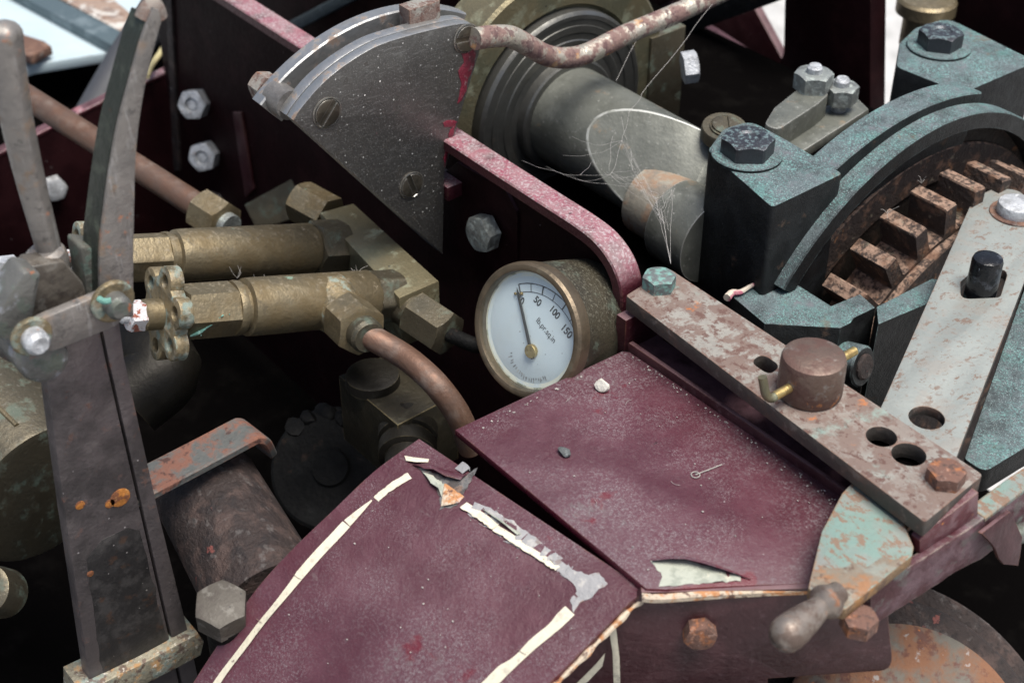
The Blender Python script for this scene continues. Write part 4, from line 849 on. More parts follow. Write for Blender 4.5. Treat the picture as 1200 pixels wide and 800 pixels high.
# ================================================================== CRANK SHAFT, DISC and ECCENTRIC STRAP
YS = 160.
sc_ = Yp(722, 168, YS); ax = np.array([1., 0, 0]); ZS = sc_[2]
cs = thing('crank_shaft', 'thick grey shaft with a slanted flat in front of a dark disc', 'shaft', (-100, YS, ZS-60))
RS = 31.
bm = lathe((-190, YS, ZS), ax, [(0, RS), (158, RS), (160, RS-1.5)], 90)
pn_ = nrm((.40, -.62, .60)); p0 = Yp(676, 150, YS)+0*pn_
p0 = np.array([-98, YS, ZS])+nrm((0, -.72, .70))*RS*.98
bmesh.ops.subdivide_edges(bm, edges=[e for e in bm.edges if e.calc_length() > 60], cuts=20, use_grid_fill=True)
g_ = bmesh.ops.bisect_plane(bm, geom=bm.verts[:]+bm.edges[:]+bm.faces[:], plane_co=Vector(p0), plane_no=Vector(pn_), clear_outer=True)
ed = [e for e in g_['geom_cut'] if isinstance(e, bmesh.types.BMEdge)]
bmesh.ops.contextual_create(bm, geom=ed)
bv_ = bmesh.ops.bevel(bm, geom=[e for e in ed if e.is_valid], offset=.8, segments=2, affect='EDGES', profile=.5)
for f_ in bv_['faces']: f_.material_index = 1
obj('shaft', bm, [shaft_grey, rim_highlight], cs, ang=.5)
cd = Yp(657, 92, YS); XD = cd[0]
XD = -150.
dc = Xp(656, 112, XD); RD = 64.
obj('disc', lathe((XD, YS, ZS), ax, [(-30, RD), (-2, RD), (-1, RD-.8), (0, RD-2), (0, RD*.93), (-.5, RD*.925), (-.5, RD*.87), (.1, RD*.865), (.1, RD*.80), (-.6, RD*.79), (-.6, RD*.73), (0, RD*.72), (0, RD*.65), (-.4, RD*.64), (-.2, RD*.57), (5, RD*.56), (6, RD*.54), (6, 20)], 100), disc_dark, cs)
obj('strap', lathe((XD-6, YS, ZS), ax, [(-30, RD+26), (-2, RD+26), (0, RD+24), (0, RD+3), (-3, RD+1)], 100), brass_mid, cs)
obj('strap_lug', slab([(XD-4, YS+RD+12, ZS+25), (XD-4, YS+RD+42, ZS+25), (XD-4, YS+RD+42, ZS-40), (XD-4, YS+RD+12, ZS-40)], ax, 26, bev=1), brass_dark, cs)
tb = Yp(800, 80, YS+60)
obj('strap_bolt', hexhead(tb, nrm((.5, .8, .1)), 17, 9), zinc, cs)
obj('end_journal', lathe((-64, YS-8, ZS-16), ax, [(0, 20), (2, 22), (26, 22)], 48), journal_m, cs)
obj('end_sleeve', lathe((-38, YS-10, ZS-18), ax, [(0, 24), (1, 25), (30, 25)], 48), shaft_grey, cs)

# slotted round screw behind the left pedestal
sb = Zp(849, 150, 44)
sv = thing('slotted_screw', 'round slotted brass screw half hidden behind the left bearing bolt', 'screw', sb)
obj('washer', lathe(sb, nrm((.15, -.1, 1)), [(-6, 13), (0, 13), (1, 12.4)], 36), brass_dark, sv)
obj('screw_head', screw(sb+np.array([1, 0, 1.5]), nrm((.15, -.1, 1)), 8, .9, 1.6), brass_dark, sv)

# clamp link with two nuts
ZK = 50.
kp = thing('clamp_link', 'small pale steel clamp with two nuts behind the bearing arch', 'clamp', Zp(950, 140, ZK-20))
obj('base_strip', slab([Zp(*p, ZK-14) for p in ((905, 178), (928, 185), (1018, 128), (1000, 110), (960, 128))], UP, 6, bev=.6), shaft_grey, kp)
AL = fillet([Zp(*p, ZK) for p in ((895, 146), (907, 126), (942, 98), (974, 108), (958, 122), (912, 152))], [7, 8, 4, 6, 3, 8])
obj('arm', slab(AL, UP, 15, bev=1.2), shaft_grey, kp)
for x, y, z, s in ((952, 103, ZK, 20), (984, 118, ZK-8, 18)):
    n0 = obj('nut', hexhead(Zp(x, y, z), UP, s, 10, rot=.3), grey_bolt, kp)
    obj('stud', lathe(Zp(x, y, z), UP, [(-20, 4.5), (13, 4.5), (14.5, 3.4)], 18), zinc, n0)

# ================================================================== REAR PLATES (top of the picture)
YF = 395.
ff = thing('far_frame_plate', 'tall dark maroon frame plate with a rounded opening, behind the shaft', 'frame plate', (-160, YF, -170))
ro = [Yp(*p, YF) for p in ((700, -140), (1021, -140), (1019, 260), (560, 330), (560, -140))]
ho = fillet([Yp(*p, YF) for p in ((770, 8), (921, -70), (918, 62), (910, 84), (885, 80), (824, 40))], [0, 0, 6, 6, 6, 4])
obj('plate', slab(ro, (0, -1, 0), 16, [ho], bev=.8), maroon_dark, ff)
rb_ = [Yp(x, y, YF+60) for x, y in ((700, -40), (862, -30), (925, 85), (905, 78), (875, 68), (835, 40), (700, 90))]
obj('red_brace', slab(rb_, (0, -1, 0), 8, bev=.5), maroon_side, tag=('dark red brace seen through the opening of the far frame plate', 'brace'))
obj('cross_bar', slab([Yp(*p, YF-30) for p in ((790, 8), (960, -40), (960, -16), (790, 46))], (0, -1, 0), 10, bev=1), dark_iron, tag=('dark grey flat bar crossing above the far frame opening', 'bar'))
rp = [Zp(*p, 45) for p in ((1108, 30), (1104, -70), (1330, -70), (1330, 120), (1200, 72))]
rr_ = [Yp(*p, 470) for p in ((1102, -60), (1330, -60), (1330, 130), (1102, 130))]
obj('bulkhead', slab(rr_, (0, -1, 0), 8, bev=.6), maroon_dark, tag=('dark maroon panel behind the right bearing pedestal at the top corner', 'panel'))
kb = Yp(1086, 4, 430)
obj('oil_cap', lathe(kb, UP, [(-30, 14), (-8, 14), (-6, 20), (2, 20), (4, 18)], 40), brass, tag=('small round brass cap at the top edge above the right bearing bolt', 'cap'))
cxp = [Yp(*p, 330) for p in ((985, 160), (1060, 106), (1060, 190), (985, 190))]
obj('rust_block', slab(cxp, (0, -1, 0), 30, bev=1), rust, tag=('rusty brown block between the clamp and the right bearing pedestal', 'block'))
ub = thing('lower_bearer', 'black bearer below the crank shaft behind the dusty rail', 'bearer', (-60, 130, -170))
obj('bearer', slab([(-330, 90, -30), (60, 90, -30), (60, 380, -30), (-330, 380, -30)], UP, 10, bev=1), grime_shade_black, ub)

dk = [Yp(*p, 210) for p in ((200, -90), (560, -90), (560, 140), (200, 140))]
obj('dark_backdrop', slab(dk, (0, -1, 0), 8, bev=.6), maroon_dark, tag=('dark backdrop sheet added behind the red rail and quadrant at the top', 'backdrop'))  # added dark sheet, gives the gap above the rail a dark background
gb_ = [Yp(*p, 195) for p in ((338, 26), (470, -44), (470, -28), (348, 36))]
obj('grey_bar', slab(gb_, (0, -1, 0), 8, bev=.8), blue_grey, tag=('short grey-green bar behind the red rail left of the quadrant top', 'bar'))
# ================================================================== CROSS PLATES on the left
XW = -500.
wp = thing('rear_cross_plate', 'low dark maroon plate with a chipped pinkish top edge behind the copper pipe', 'cross plate', (XW, -120, -150))
wl = [Xp(*p, XW) for p in ((-60, 205), (0, 178), (66, 145), (120, 118), (200, 82), (260, 55), (260, 330), (-60, 330))]
obj('plate', slab(wl, QX, 8, bev=.6), maroon_dark, wp)
obj('top_edge', sweep([Xp(*p, XW-4)+np.array([0, 0, 1]) for p in ((-60, 203), (0, 176), (66, 143), (120, 116), (200, 80), (260, 53))], 9, 3, (1, 0, 0), k=2), rail_pink, wp)
nn = Xp(62, 218, XW+.5); obj('nut', hexhead(nn, nrm((1, -.2, .1)), 16, 9), zinc, wp)

# pale blue plate etc. far top left
ZP = -100.
obj('pale_plate', slab([Zp(*p, ZP) for p in ((-60, -40), (260, -40), (150, 58), (38, 76), (-60, 110))], UP, 9, bev=1.2), paleblue, tag=('pale blue flat plate in the blurred top left corner', 'plate'))
obj('blue_bar', slab([Zp(*p, ZP+10) for p in ((-12, -24), (12, -30), (156, 44), (140, 58))], UP, 9.5, bev=1), blue_grey, tag=('blue-grey bar lying diagonally on the pale blue plate', 'bar'))
obj('flaking_strip', slab([Zp(*p, ZP+8) for p in ((20, -30), (100, -30), (172, 32), (150, 42))], UP, 7, bev=1), rust_white, tag=('flaking rusty white strip beside the blue-grey bar', 'strip'))
obj('rust_tab', slab([Zp(*p, ZP+12) for p in ((20, 38), (52, 48), (60, 54), (36, 66), (10, 60))], UP, 8, bev=1), rust, tag=('dark rusty tab on the pale blue plate behind the left handle', 'tab'))
obj('black_box', slab([Zp(*p, -150) for p in ((-80, 90), (40, 60), (200, 40), (240, 120), (-80, 260))], UP, 120, bev=1), grime_shade_black, tag=('black box-like hollow below the pale blue plate', 'box'))
obj('grey_hose', tube([Zp(x, y, z) for x, y, z in ((105, 145, -120), (130, 100, -105), (152, 62, -90), (180, 20, -70), (205, -25, -50))], 15, 20, 6), M('grey_hose', (.05, .053, .06), .6), tag=('dark blue-grey hose rising behind the curved handle', 'hose'))
obj('yellow_wire', tube([Zp(x, y, -60) for x, y in ((172, 90), (178, 76), (188, 62), (196, 48))], 2.2, 10, 6), M('cream_wire', (.55, .48, .25), .5), tag=('short cream-yellow wire behind the curved handle', 'wire'))

# ================================================================== COPPER PIPE (upper left)
cpz = -34.
pA, pB = Zp(10, 100, cpz+20), Zp(240, 247, cpz)
up_ = thing('copper_pipe', 'long straight copper pipe running down to a brass nut at the upper left', 'pipe', pB-np.array([0, 0, 12]))
obj('pipe', tube([pA, pA*.5+pB*.5, pB], 8.2, 24, 3), copper, up_)
dpi = nrm(pB-pA)
obj('brass_nut', hexhead(pB-dpi*3, dpi, 24, 22, rot=.2, bottom=True), brass, up_)
obj('thread', lathe(pB, dpi, [(10, 8), (24, 8)], 24), grey_bolt, up_)

# ================================================================== VALVES
vd = nrm((-.10, -.93, .275))
def valve_axis(px, py, z): return Zp(px, py, z)
def petal_wheel(c, d, R):
    ex_, ey_, n = frame(d)
    P = []
    for a in np.linspace(0, 2*math.pi, 132, endpoint=False):
        k = (a % (math.pi/3))-math.pi/6
        # six round lobes standing on a small hub
        best = R*.74; lc, lr = R*.70, R*.31
        s = lc*math.sin(k)
        if abs(s) < lr: best = max(best, lc*math.cos(k)+math.sqrt(lr*lr-s*s))
        P.append(np.array(c)+best*(ex_*math.cos(a)+ey_*math.sin(a)))
    hs = [circ(np.array(c)+R*.70*(ex_*math.cos(a)+ey_*math.sin(a)), d, R*.14, 16) for a in np.arange(6)*math.pi/3+math.pi/6]
    return slab(P, d, 7.5, hs, bev=.8)
def hexseg(c, d, t0, t1, af, rot): return hexhead(np.array(c)+np.array(d)*t0, d, af, t1-t0, rot=rot, bottom=True)
# axis point and lengths: t measured from the block end towards the handwheel
def valve(name, label, base_px, z, tip_px, r, L):
    p0 = Zp(*base_px, z); v = thing(name, label, 'valve', p0-np.array([0, 0, r]), 'valves on the brass manifold')
    # screen-horizontal axis: solve the tip on the plane that contains vd direction
    d = vd
    def T(px):   # distance along the axis at which the axis passes pixel column px
        lo, hi = -60., 260.
        for _ in range(50):
            m_ = (lo+hi)/2
            if prj(p0+d*m_)[0] > px: lo = m_
            else: hi = m_
        return lo
    return v, p0, d, T
v, p0, d, T = valve('stop_valve', 'upper brass valve, its handwheel half hidden behind the grey levers', (383, 290), -25, None, 15, 0)
obj('hex_end', hexseg(p0, d, T(402), T(366), 29, .2), brass_dark, v)
obj('barrel', lathe(p0, d, [(T(368), 12.5), (T(362), 14.6), (T(212), 14.6), (T(205), 14.2), (T(203), 12), (T(198), 12), (T(197), 13.4), (T(192), 13.4)], 44), brass, v)
obj('hex_gland', hexseg(p0, d, T(194), T(140), 24, .35), brass, v)
obj('spindle', lathe(p0, d, [(T(142), 6), (T(98), 6)], 20), brass_dark, v)
obj('handwheel', petal_wheel(p0+d*T(98), d, 23), brass_green, v)
obj('nut', hexhead(p0+d*T(98), d, 11, 9), nut_flake, v)
v, p0, d, T = valve('stop_valve', 'lower brass valve with a six-lobed handwheel and copper pipe elbow', (452, 347), -25, None, 15, 0)
obj('hex_end', hexseg(p0, d, T(466), T(432), 26, .15), brass_dark, v)
obj('barrel', lathe(p0, d, [(T(436), 13), (T(430), 15.2), (T(296), 15.4), (T(287), 15.2), (T(285), 12.5), (T(281), 12.5), (T(280), 14.2), (T(275), 14.6), (T(271), 14.2)], 44), brass, v)
obj('hex_gland', hexseg(p0, d, T(273), T(212), 25, .1), brass, v)
obj('spindle', lathe(p0, d, [(T(214), 8), (T(168), 8), (T(166), 7.2)], 24), brass, v)
hw = p0+d*T(187)
obj('handwheel', petal_wheel(hw, d, 26), brass_green, v)
obj('nut', hexhead(p0+d*T(167), d, 14, 8, rot=.2), nut_flake, v)
obj('stud', lathe(p0+d*T(156), d, [(-2, 3.6), (6, 3.6), (7, 2.6)], 16), zinc, v)
tc_ = [p0+d*T(x)+np.array([a_, b_, c_]) for x, a_, b_, c_ in ((222, 10, -6, -7), (232, 12, -5, -3.5), (245, 12.2, -5, 1), (258, 11, -6, 5), (262, 7, -8, 9.5))]
obj('verdigris_crust', join(tube(tc_, lambda t: .45+.5*abs(math.sin(9*t)), 7, 5), *[blob(tc_[3]+rng.normal(0, 1.4, 3)*np.array([1, 1.6, .4]), rng.uniform(.3, .9, 3), k_, .5, 1) for k_ in range(16)], *[blob(tc_[1]+rng.normal(0, 1.1, 3), rng.uniform(.25, .7, 3), k_, .5, 1) for k_ in range(10)]), verd_m, v)
# elbow and copper pipe of the lower valve
e0 = p0+d*T(398)+np.array([6, -4, 1]); pts_px = [(398, 362), (420, 386)]
depth0 = prj(e0)[2]
def Dp(x, y, w): return CAM+ray(x, y)*w
e0 = Dp(392, 358, depth0-2); e1 = Dp(424, 388, depth0-26); ed_ = nrm(e1-e0)
obj('elbow_boss', lathe(e0, ed_, [(-4, 16), (3, 15), (7, 12.5), (14, 11.5)], 32), brass_green, v)
obj('elbow_saddle', blob(e0-ed_*2, (15, 15, 13), 5, .2, 3), brass_green, v)
obj('union_nut', hexhead(e0+ed_*13, ed_, 25, 20, rot=.3, bottom=True), brass, v)
e2 = e0+ed_*33
obj('union_collar', lathe(e2, ed_, [(-4, 9.4), (6, 9.4), (8, 8)], 28), brass_dark, v)
w2 = prj(e2)[2]
obj('drain_pipe', tube([e2+ed_*2, Dp(468, 414, w2-5), Dp(492, 432, w2-12), Dp(515, 455, w2-16), Dp(538, 488, w2-8), Dp(552, 525, w2+8)], 6.7, 22, 8), copper, v)

# manifold block
ZM = -16.
mb = thing('manifold_block', 'oblong brass manifold block behind the two valves', 'manifold', Zp(430, 300, ZM-40))
obj('block', slab([Zp(*p, ZM) for p in ((375, 249), (414, 238), (514, 329), (468, 349))], UP, 34, bev=.7), brass_mid, mb)
c0 = Zp(366, 246, ZM-9)
obj('hex_plug', hexhead(c0+np.array([14, 4, 0]), nrm((-1, -.25, .1)), 23, 26, rot=.3), brass, mb)
f0 = Zp(486, 366, ZM-14); f1 = Zp(540, 402, ZM-18); fdv = nrm(f1-f0)
obj('hex_fitting', hexhead(f0, fdv, 23, 26, rot=.2, bottom=True), brass_dark, mb)
obj('fitting_boss', lathe(f0-fdv*12, fdv, [(0, 11), (13, 11)], 24), brass_dark, mb)
ge = gc-gn*20-ex*RG*.4
obj('gauge_pipe', tube([f0+fdv*22, f1+np.array([4, 4, 0]), Dp(562, 405, prj(f1)[2]+6), Dp(590, 404, prj(f1)[2]+22)], 4.2, 16, 6), dark_iron, mb)

# lower brass block
lb = thing('elbow_block', 'dark brass elbow block below the copper pipe elbow', 'pipe fitting', Zp(450, 470, -100))
ZE = -52.
obj('block', slab([Zp(*p, ZE) for p in ((397, 440), (452, 415), (535, 462), (466, 498))], UP, 46, bev=.8), brass_block, lb)
cc0 = Zp(437, 447, ZE)
obj('top_collar', lathe(cc0, UP, [(-1, 15), (5, 14.5), (6, 12)], 36), brass_shaded, lb)
s0 = Zp(478, 505, ZE-16); sdv = nrm((.75, -.55, -.1))
obj('side_socket', lathe(s0, sdv, [(-6, 16), (6, 16), (7, 13.5), (9, 13.5), (10, 15.5), (18, 15.5), (19, 12), (34, 12)], 36), brass_shaded, lb)

# ================================================================== LEFT HAND LEVER (brake lever with trigger)
pm = CAM+ray(100, 500)*655; XV = pm[0]
def Xv(x, y, dx=0.): return Xp(x, y, XV+dx)
bl = thing('squeeze_lever', 'tall grey hand lever with a pivoted curved trigger at the left', 'lever', Xv(160, 800))
# main arm: two flats side by side with a dark joint between
obj('arm', slab([Xv(*p) for p in ((48, 372), (110, 352), (124, 420), (165, 600), (204, 770), (216, 830), (110, 830), (76, 600), (60, 480))], QX, 9, bev=.9), lever_arm, bl)
obj('side_bar', slab([Xv(*p) for p in ((113, 352), (136, 346), (146, 420), (186, 600), (222, 745), (236, 810), (218, 818), (206, 768), (168, 600), (127, 420))], QX, 9, bev=.8), lever_arm, bl)
obj('oil_film', slab(rough_edge([Xv(*p, .2) for p in ((102, 655), (120, 632), (150, 618), (164, 622), (176, 672), (192, 735), (200, 768), (160, 785), (122, 800), (112, 730))], .5, 5), QX, .25, bev=.03), film_m, bl)
for x, y, r_m in ((141, 583, 5.0), (129, 590, 2.4), (94, 592, 2.3), (106, 672, 1.7)):
    obj('rust_mark', slab(rough_edge(circ(Xv(x, y, .3), QX, r_m, 16), .3, 2), QX, .4, bev=.05), mark_m, bl)
cl = [Xv(*p, 6) for p in ((96, 812), (168, 777), (205, 757), (233, 742), (240, 752), (236, 768), (210, 782), (175, 800), (130, 830), (96, 850))]
obj('base_clamp', slab(cl, QX, 22, bev=1.4), clamp_m, bl)
# clevis with round boss
hp = Xv(45, 292, 2)
cv = [Xv(*p, 1) for p in ((38, 312), (76, 306), (98, 332), (108, 360), (62, 380), (34, 392), (8, 366), (20, 338))]
obj('clevis', slab(fillet(cv, [2, 3, 3, 3, 4, 5, 6, 3]), QX, 12, bev=1.2), clevis_brown, bl)
obj('fork_arm', slab(fillet([Xv(*p, 8) for p in ((30, 318), (50, 322), (44, 350), (36, 400), (4, 404), (-8, 380), (10, 346))], [3, 2, 4, 6, 8, 8, 5]), QX, 16, bev=2.2), verdigris_steel, bl)
obj('fork_arm', slab(fillet([Xv(*p, 2) for p in ((94, 288), (116, 292), (120, 356), (104, 362))], 2), QX, 14, bev=1.5), verd_lug, bl)
obj('pivot_boss', lathe(Xv(22, 388, -14), QX, [(0, 10.5), (24, 10.5), (27, 9.4), (28, 7)], 40), verdigris_steel, bl)
obj('collar', lathe(Xv(56, 300, -10)+np.array([0, 0, -6]), nrm((0, -.12, 1)), [(-4, 6.4), (-1, 8.4), (5, 8.8), (8, 8.2), (10, 6)], 32), handle_steel, bl)
# straight handle (left): tapered flat grip that swells at the top
axp = [Xv(57, 290, -10), Xv(37, 215, -10), Xv(20, 140, -10), Xv(9, 75, -10), Xv(2, 26, -10)]
SECT = [(1, .45), (.9, .8), (.4, 1), (-.4, 1), (-.9, .7), (-1, .3), (-1, -.2), (-.86, -.5), (-.2, -1.05), (0, -1.1), (.2, -1.05), (.86, -.55), (1, -.2)]
def grip(P, wv, tv, side):
    P = smooth_path(P, 8); bm = bmesh.new(); rings = []; m = len(P)
    for i, p in enumerate(P):
        t = nrm(P[min(i+1, m-1)]-P[max(i-1, 0)]); sd = nrm(side-t*(side @ t)); n = np.cross(t, sd); f = i/(m-1)
        rings.append([bm.verts.new(Vector(p+sd*wv(f)*c_+n*tv(f)*s_)) for c_, s_ in SECT])
    for A, B in zip(rings, rings[1:]):
        for q in range(len(SECT)): bm.faces.new((A[q], A[(q+1) % len(SECT)], B[(q+1) % len(SECT)], B[q]))
    bm.faces.new(rings[0][::-1]); bm.faces.new(rings[-1]); bmesh.ops.recalc_face_normals(bm, faces=bm.faces); return bm
obj('handle', grip(axp, lambda f: 5.0+2.3*f**1.0 if f < .93 else 7.1*math.sqrt(max(0, 1-((f-.93)/.075)**2)), lambda f: 4.5+1.8*f if f < .93 else 6.3*math.sqrt(max(.01, 1-((f-.93)/.075)**2)), np.array([0, 1., 0])), handle_steel, bl)
# curved trigger: a folded strip, grey outside face and green-black inner side
outer = smooth_path([Xv(*p, 8) for p in ((157, 372), (157, 300), (158, 250), (159, 200), (163, 150), (171, 100), (183, 50), (190, 26))], 6)
inner = smooth_path([Xv(*p, 8) for p in ((118, 372), (117, 300), (122, 250), (129, 200), (138, 150), (151, 100), (165, 50), (176, 20))], 6)
Pt = list(inner)+[Xv(180, 10, 8), Xv(187, 12, 8)]+list(outer[::-1])
obj('trigger_face', slab(Pt, QX, 2.4, bev=.7), handle_steel, bl)
bk_ = [p-np.array([9, 0, 0]) for p in inner]
bm = bmesh.new(); nI = len(inner)
fr_ = [(p+np.array([-2.0, -.2, 0]), p+np.array([-12.5, -1.5, 0])) for p in inner]
va = [bm.verts.new(Vector(a_)) for a_, _ in fr_]; vb = [bm.verts.new(Vector(b_)) for _, b_ in fr_]
for i in range(nI-1): bm.faces.new((va[i], va[i+1], vb[i+1], vb[i]))
bmesh.ops.recalc_face_normals(bm, faces=bm.faces); bmesh.ops.solidify(bm, geom=bm.faces[:], thickness=2)
obj('trigger_side', bm, handle_green, bl)
tip = [Xv(x, y, 6) for x, y in ((172, 26), (178, 14), (186, 12), (190, 24))]
obj('trigger_tip', tube([p+np.array([-3, 0, 0]) for p in tip], 3.6, 12, 6), rusty_plate, bl)
# link plate with two pivots
lk = fillet([Xv(*p, 16) for p in ((28, 386), (54, 372), (142, 336), (150, 352), (143, 380), (64, 412), (36, 412))], [10, 6, 5, 7, 7, 6, 9])
obj('link', slab(lk, QX, 5, bev=.9), handle_steel, bl)
for x, y, r1_, r2_, mt in ((36, 393, 8.5, 5.2, zinc), (131, 352, 9.5, 5.4, verdigris_steel)):
    w_ = obj('washer', lathe(Xv(x, y, 16.2), QX, [(0, r1_), (1.4, r1_), (2, r1_-.7)], 30), brass_green, bl)
    obj('pivot_pin', lathe(Xv(x, y, 16.2), QX, [(1, r2_), (7, r2_), (9, r2_*.7)], 22), mt, w_)
obj('cotter_pin', tube([Xv(116, 350, 22), Xv(122, 353, 25), Xv(130, 352, 26)], 1.3, 8, 4), verd_m, bl)
obj('cross_rod', tube([Xv(-60, 330, -30), Xv(10, 395, -26), Xv(28, 400, -20)], 9, 20, 3), steel_grey, bl)
obj('stay_bolt', hexhead(Xv(8, 318, -60), nrm((.8, -.4, .2)), 15, 9), zinc, tag=('pale hexagon bolt at the left edge behind the lever clevis', 'bolt'))

# ================================================================== LOWER LEFT machinery
bcyl0, bcyl1 = Zp(-90, 400, -60), Zp(60, 590, -95)
ax_b = nrm((1, .12, -.12)); cb = Zp(0, 525, -75)
bc_ = thing('brass_cylinder', 'large dull brass cylinder at the left edge behind the lever', 'cylinder', cb-np.array([0, 0, 50]))
obj('barrel', lathe(cb, ax_b, [(-160, 44), (40, 44), (43, 43), (44, 40)], 60), brass_dark, bc_)
obj('seam', tube([cb+ax_b*t+np.array([0, -3, 44.3]) for t in (-150, -50, 38)], 1.4, 8, 2), brass, bc_)
rc0 = Zp(283, 646, -72); ax_r = nrm((1, -.15, -.1))
obj('rusty_cylinder', lathe(rc0, ax_r, [(-52, 18), (-51, 24), (-47, 27), (38, 28.5)], 72), rust_brown, tag=('brown rusted cylinder behind the grey lever arm', 'cylinder'))
ZSt = -28.
sp_ = [Zp(x, y, z) for x, y, z in ((120, 588, ZSt), (200, 547, ZSt), (250, 521, ZSt), (280, 505, ZSt), (292, 500, ZSt-.6), (303, 504, ZSt-6), (311, 519, ZSt-22))]
obj('rusty_strap', sweep(sp_, 21, 4.5, nrm((.98, .1, 0)), k=6), rust_strap, tag=('flat rusty strap bending down over the brown cylinder', 'strap'))
bb0 = Zp(259, 706, -42)
obj('round_bolt', hexhead(bb0-np.array([3, -1, 13]), nrm((.25, -.1, 1)), 21.5, 14, rot=.3), bolt_brown, tag=('dull grey chamfered bolt head beside the hood edge', 'bolt'))
obj('round_bolt_shank', lathe(bb0-np.array([4, -2, 26]), nrm((.25, -.1, 1)), [(-60, 9), (14, 9)], 24), dark_iron, tag=('dark stud below the grey bolt head by the hood', 'stud'))
dw = Zp(395, 545, -110)
obj('flywheel', lathe(Zp(388, 548, -150), nrm((.4, -.5, .75)), [(-14, 38), (-2, 38), (0, 36), (0, 12), (3, 11), (3, 4)], 60), dark_iron, tag=('dark wheel in the shadow below the brass elbow block', 'wheel'))
gl = [blob(Zp(x, y, -92), (8, 6, 4), s, .5) for s, (x, y) in enumerate(((345, 500), (362, 488), (382, 482), (402, 490), (425, 505)))]
obj('dark_rag', join(*gl), dark_iron, tag=('crumpled rag darkened for the shadow beside the elbow block', 'rag'))
obj('edge_cylinder', lathe(Zp(-18, 690, -60), nrm((.4, -.5, .8)), [(-20, 12), (0, 12), (1, 10)], 30), brass_dark, tag=('small dark round boss at the lower left picture edge', 'boss'))
dp_ = Zp(200, 450, -105)
obj('dark_pipe', tube([Zp(140, 395, -60), Zp(190, 430, -64), Zp(150, 470, -75)], 22, 26, 5), brass_shaded, tag=('dim brass pipe bend in the shadow right of the lever link', 'pipe'))

# ================================================================== COBWEB, LINT and DUST
web = []
def strand(a, b, sag=3, r=.05, k=5):
    a, b = np.array(a), np.array(b); P = [a+(b-a)*t+np.array([0, 0, -sag*math.sin(math.pi*t)])+rng.normal(0, 0.35, 3)*(0 < t < 1) for t in np.linspace(0, 1, k)]
    web.append(tube(P, r, 5, 2, cap=False))
def wp_(x, y, w): return CAM+ray(x, y)*w
wb = wp_(786, 309, 735); hubs = [wp_(778, 262, 780), wp_(768, 232, 800), wp_(748, 218, 810), wp_(715, 205, 815), wp_(745, 205, 815), wp_(787, 222, 800), wp_(775, 245, 790), wp_(729, 165, 830), wp_(737, 132, 850)]
E_ = [(0, 1), (1, 2), (2, 3), (1, 5), (1, 4), (4, 7), (7, 8), (2, 4), (3, 7), (0, 6), (6, 5), (3, 4), (6, 1)]
for i in (0, 1, 5, 6): strand(wb, hubs[i], 1, .06)
for a_, b_ in E_:
    strand(hubs[a_], hubs[b_], 1.5, .05); strand(hubs[a_]+rng.normal(0, 2, 3), hubs[b_]+rng.normal(0, 3, 3), 2, .05)
for p, h in (((612, 188), 3), ((660, 182), 7), ((700, 180), 3), ((665, 205), 3), ((670, 160), 7), ((640, 195), 2)): strand(wp_(*p, 795), hubs[h], 4, .04, 7)
strand(wp_(752, 110, 850), wp_(835, 5, 860), 1, .10, 9); strand(wp_(722, 95, 860), wp_(752, 30, 870), 1, .1); strand(hubs[8], wp_(752, 110, 850), 1, .1)
strand(wp_(714, 345, 760), wp_(704, 425, 745), 1, .10, 7); strand(wp_(716, 300, 770), wp_(714, 345, 760), 1, .12)
strand(wp_(693, 190, 770), wp_(680, 205, 775), 1, .1)
for _ in range(26):
    i_, j_ = rng.integers(0, 8, 2); strand(hubs[i_]+rng.normal(0, 1.5, 3), hubs[j_]+rng.normal(0, 1.5, 3), 1.5, .03, 6)
for _ in range(40):
    h = hubs[rng.integers(0, 7)]+rng.normal(0, 3, 3); web.append(blob(h, [rng.uniform(.12, .34)]*3, int(rng.integers(99)), .4, 1))
obj('cobweb', join(*web), web_m, kind='stuff', tag=('fine white cobweb strung between the shaft and the end of the drilled bar', 'cobweb'))
# loose lint and grit lying on the machine
ln = []
def grit_on(px, z, n_, spread=(1, 1)): pass
for _ in range(46):
    x, y = rng.uniform(560, 960), rng.uniform(430, 670)
    p = Zp(x, y, .2)
    if not (42 < p[0] < 180 and -58 < p[1] < 38): continue
    ln.append(blob(p+np.array([0, 0, .25]), (rng.uniform(.3, .9), rng.uniform(.3, .7), .4), int(rng.integers(999)), .5, 1))
for _ in range(6):
    x, y = rng.uniform(600, 940), rng.uniform(450, 660); p = Zp(x, y, .5)
    if not (46 < p[0] < 176 and -56 < p[1] < 34): continue
    a_ = rng.uniform(0, 6.28); bb_ = rng.uniform(-.25, .25); q = [p+np.array([math.cos(a_+k*bb_)*k*1.5, math.sin(a_+k*bb_)*k*1.5, .1*k]) for k in range(4)]
    ln.append(tube(q, .09, 5, 3))
for _ in range(90):   # dirt gathered along the foot of the channel strip and the back edge
    p = np.array([rng.uniform(46, 182), 39.6-abs(rng.normal(0, 1.6)), .3]) if rng.random() < .75 else np.array([42.5+abs(rng.normal(0, 1.2)), rng.uniform(-55, 36), .3])
    ln.append(blob(p, rng.uniform(.25, .8, 3)*np.array([1, 1, .6]), int(rng.integers(999)), .5, 1))
for s in range(34):
    x, y = rng.uniform(300, 700), rng.uniform(570, 790)
    if y < 515+(x-490)*.66+15 or x < 490-(y-515)*.9+12: continue
    ln.append(blob(hoodpx(x, y, .3), (rng.uniform(.3, .8), rng.uniform(.3, .7), .35), int(rng.integers(999)), .5, 1))
obj('grit', join(*ln), fluff_m, kind='stuff', tag=('pale grit and lint scattered over the dusty maroon covers', 'grit'))
hr = []
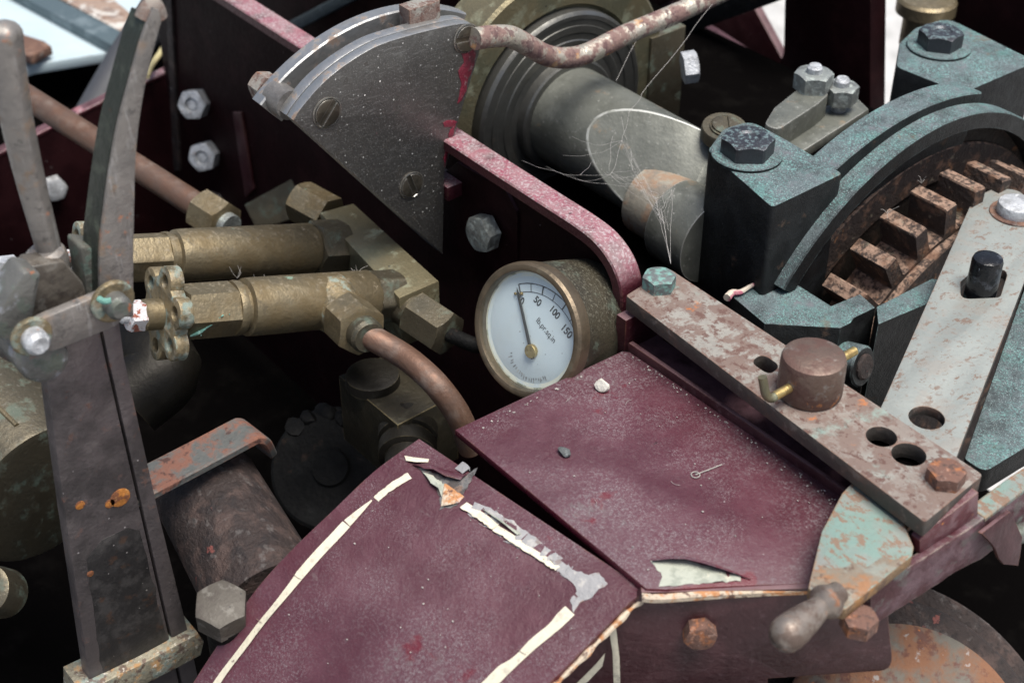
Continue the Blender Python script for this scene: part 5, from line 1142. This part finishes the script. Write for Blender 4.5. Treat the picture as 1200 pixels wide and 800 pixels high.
for (x, y, z) in ((300, 330, -8), (312, 328, -8), (278, 326, -6), (205, 322, 8), (420, 322, -8), (1040, 250, 30), (1080, 215, 40)):
    p = Zp(x, y, z)
    for _ in range(4):
        a_ = rng.normal(0, 1, 3); q = [p, p+nrm(a_)*2.5+np.array([0, 0, 1.5]), p+nrm(a_)*4+rng.normal(0, 1.5, 3)+np.array([0, 0, 2])]; hr.append(tube(q, .1, 5, 4))
obj('fluff', join(*hr), fluff_m, kind='stuff', tag=('fine fluff clinging to the brass valves', 'fluff'))

# ================================================================== LIGHT, SKY, CAMERA
w = bpy.data.worlds.new('World'); S.world = w; w.use_nodes = True
nt = w.node_tree; bg = nt.nodes['Background']; sky = nt.nodes.new('ShaderNodeTexSky'); sky.sky_type = 'NISHITA'; sky.sun_disc = False
EL, AZ = math.radians(74), math.radians(75)
sky.sun_elevation = EL; sky.sun_rotation = AZ; sky.dust_density = 4; sky.ozone_density = .6; sky.air_density = 1
nt.links.new(sky.outputs[0], bg.inputs[0]); bg.inputs[1].default_value = .10
sl = bpy.data.lights.new('sun', 'SUN'); sl.energy = 3.6; sl.angle = math.radians(34); sl.color = (1, .96, .9)
so = bpy.data.objects.new('sun', sl); COL.objects.link(so)
sd3 = Vector((math.sin(AZ)*math.cos(EL), math.cos(AZ)*math.cos(EL), math.sin(EL)))
so.rotation_euler = sd3.to_track_quat('Z', 'Y').to_euler()
cam = bpy.data.cameras.new('camera'); co = bpy.data.objects.new('camera', cam); COL.objects.link(co)
cam.lens = F*36/1200; cam.sensor_width = 36; cam.clip_start = .02; cam.clip_end = 200
mt_ = Matrix((Vector(cr), Vector(cu), Vector(-cf))).transposed().to_4x4(); mt_.translation = Vector(CAM*MM); co.matrix_world = mt_
cam.dof.use_dof = True; cam.dof.focus_distance = .735; cam.dof.aperture_fstop = 11
S.camera = co
S.view_settings.view_transform = 'Standard'; S.view_settings.look = 'None'; S.view_settings.exposure = 0.5; S.view_settings.gamma = 1
S.cycles.use_denoising = True
S.cycles.max_bounces = 6
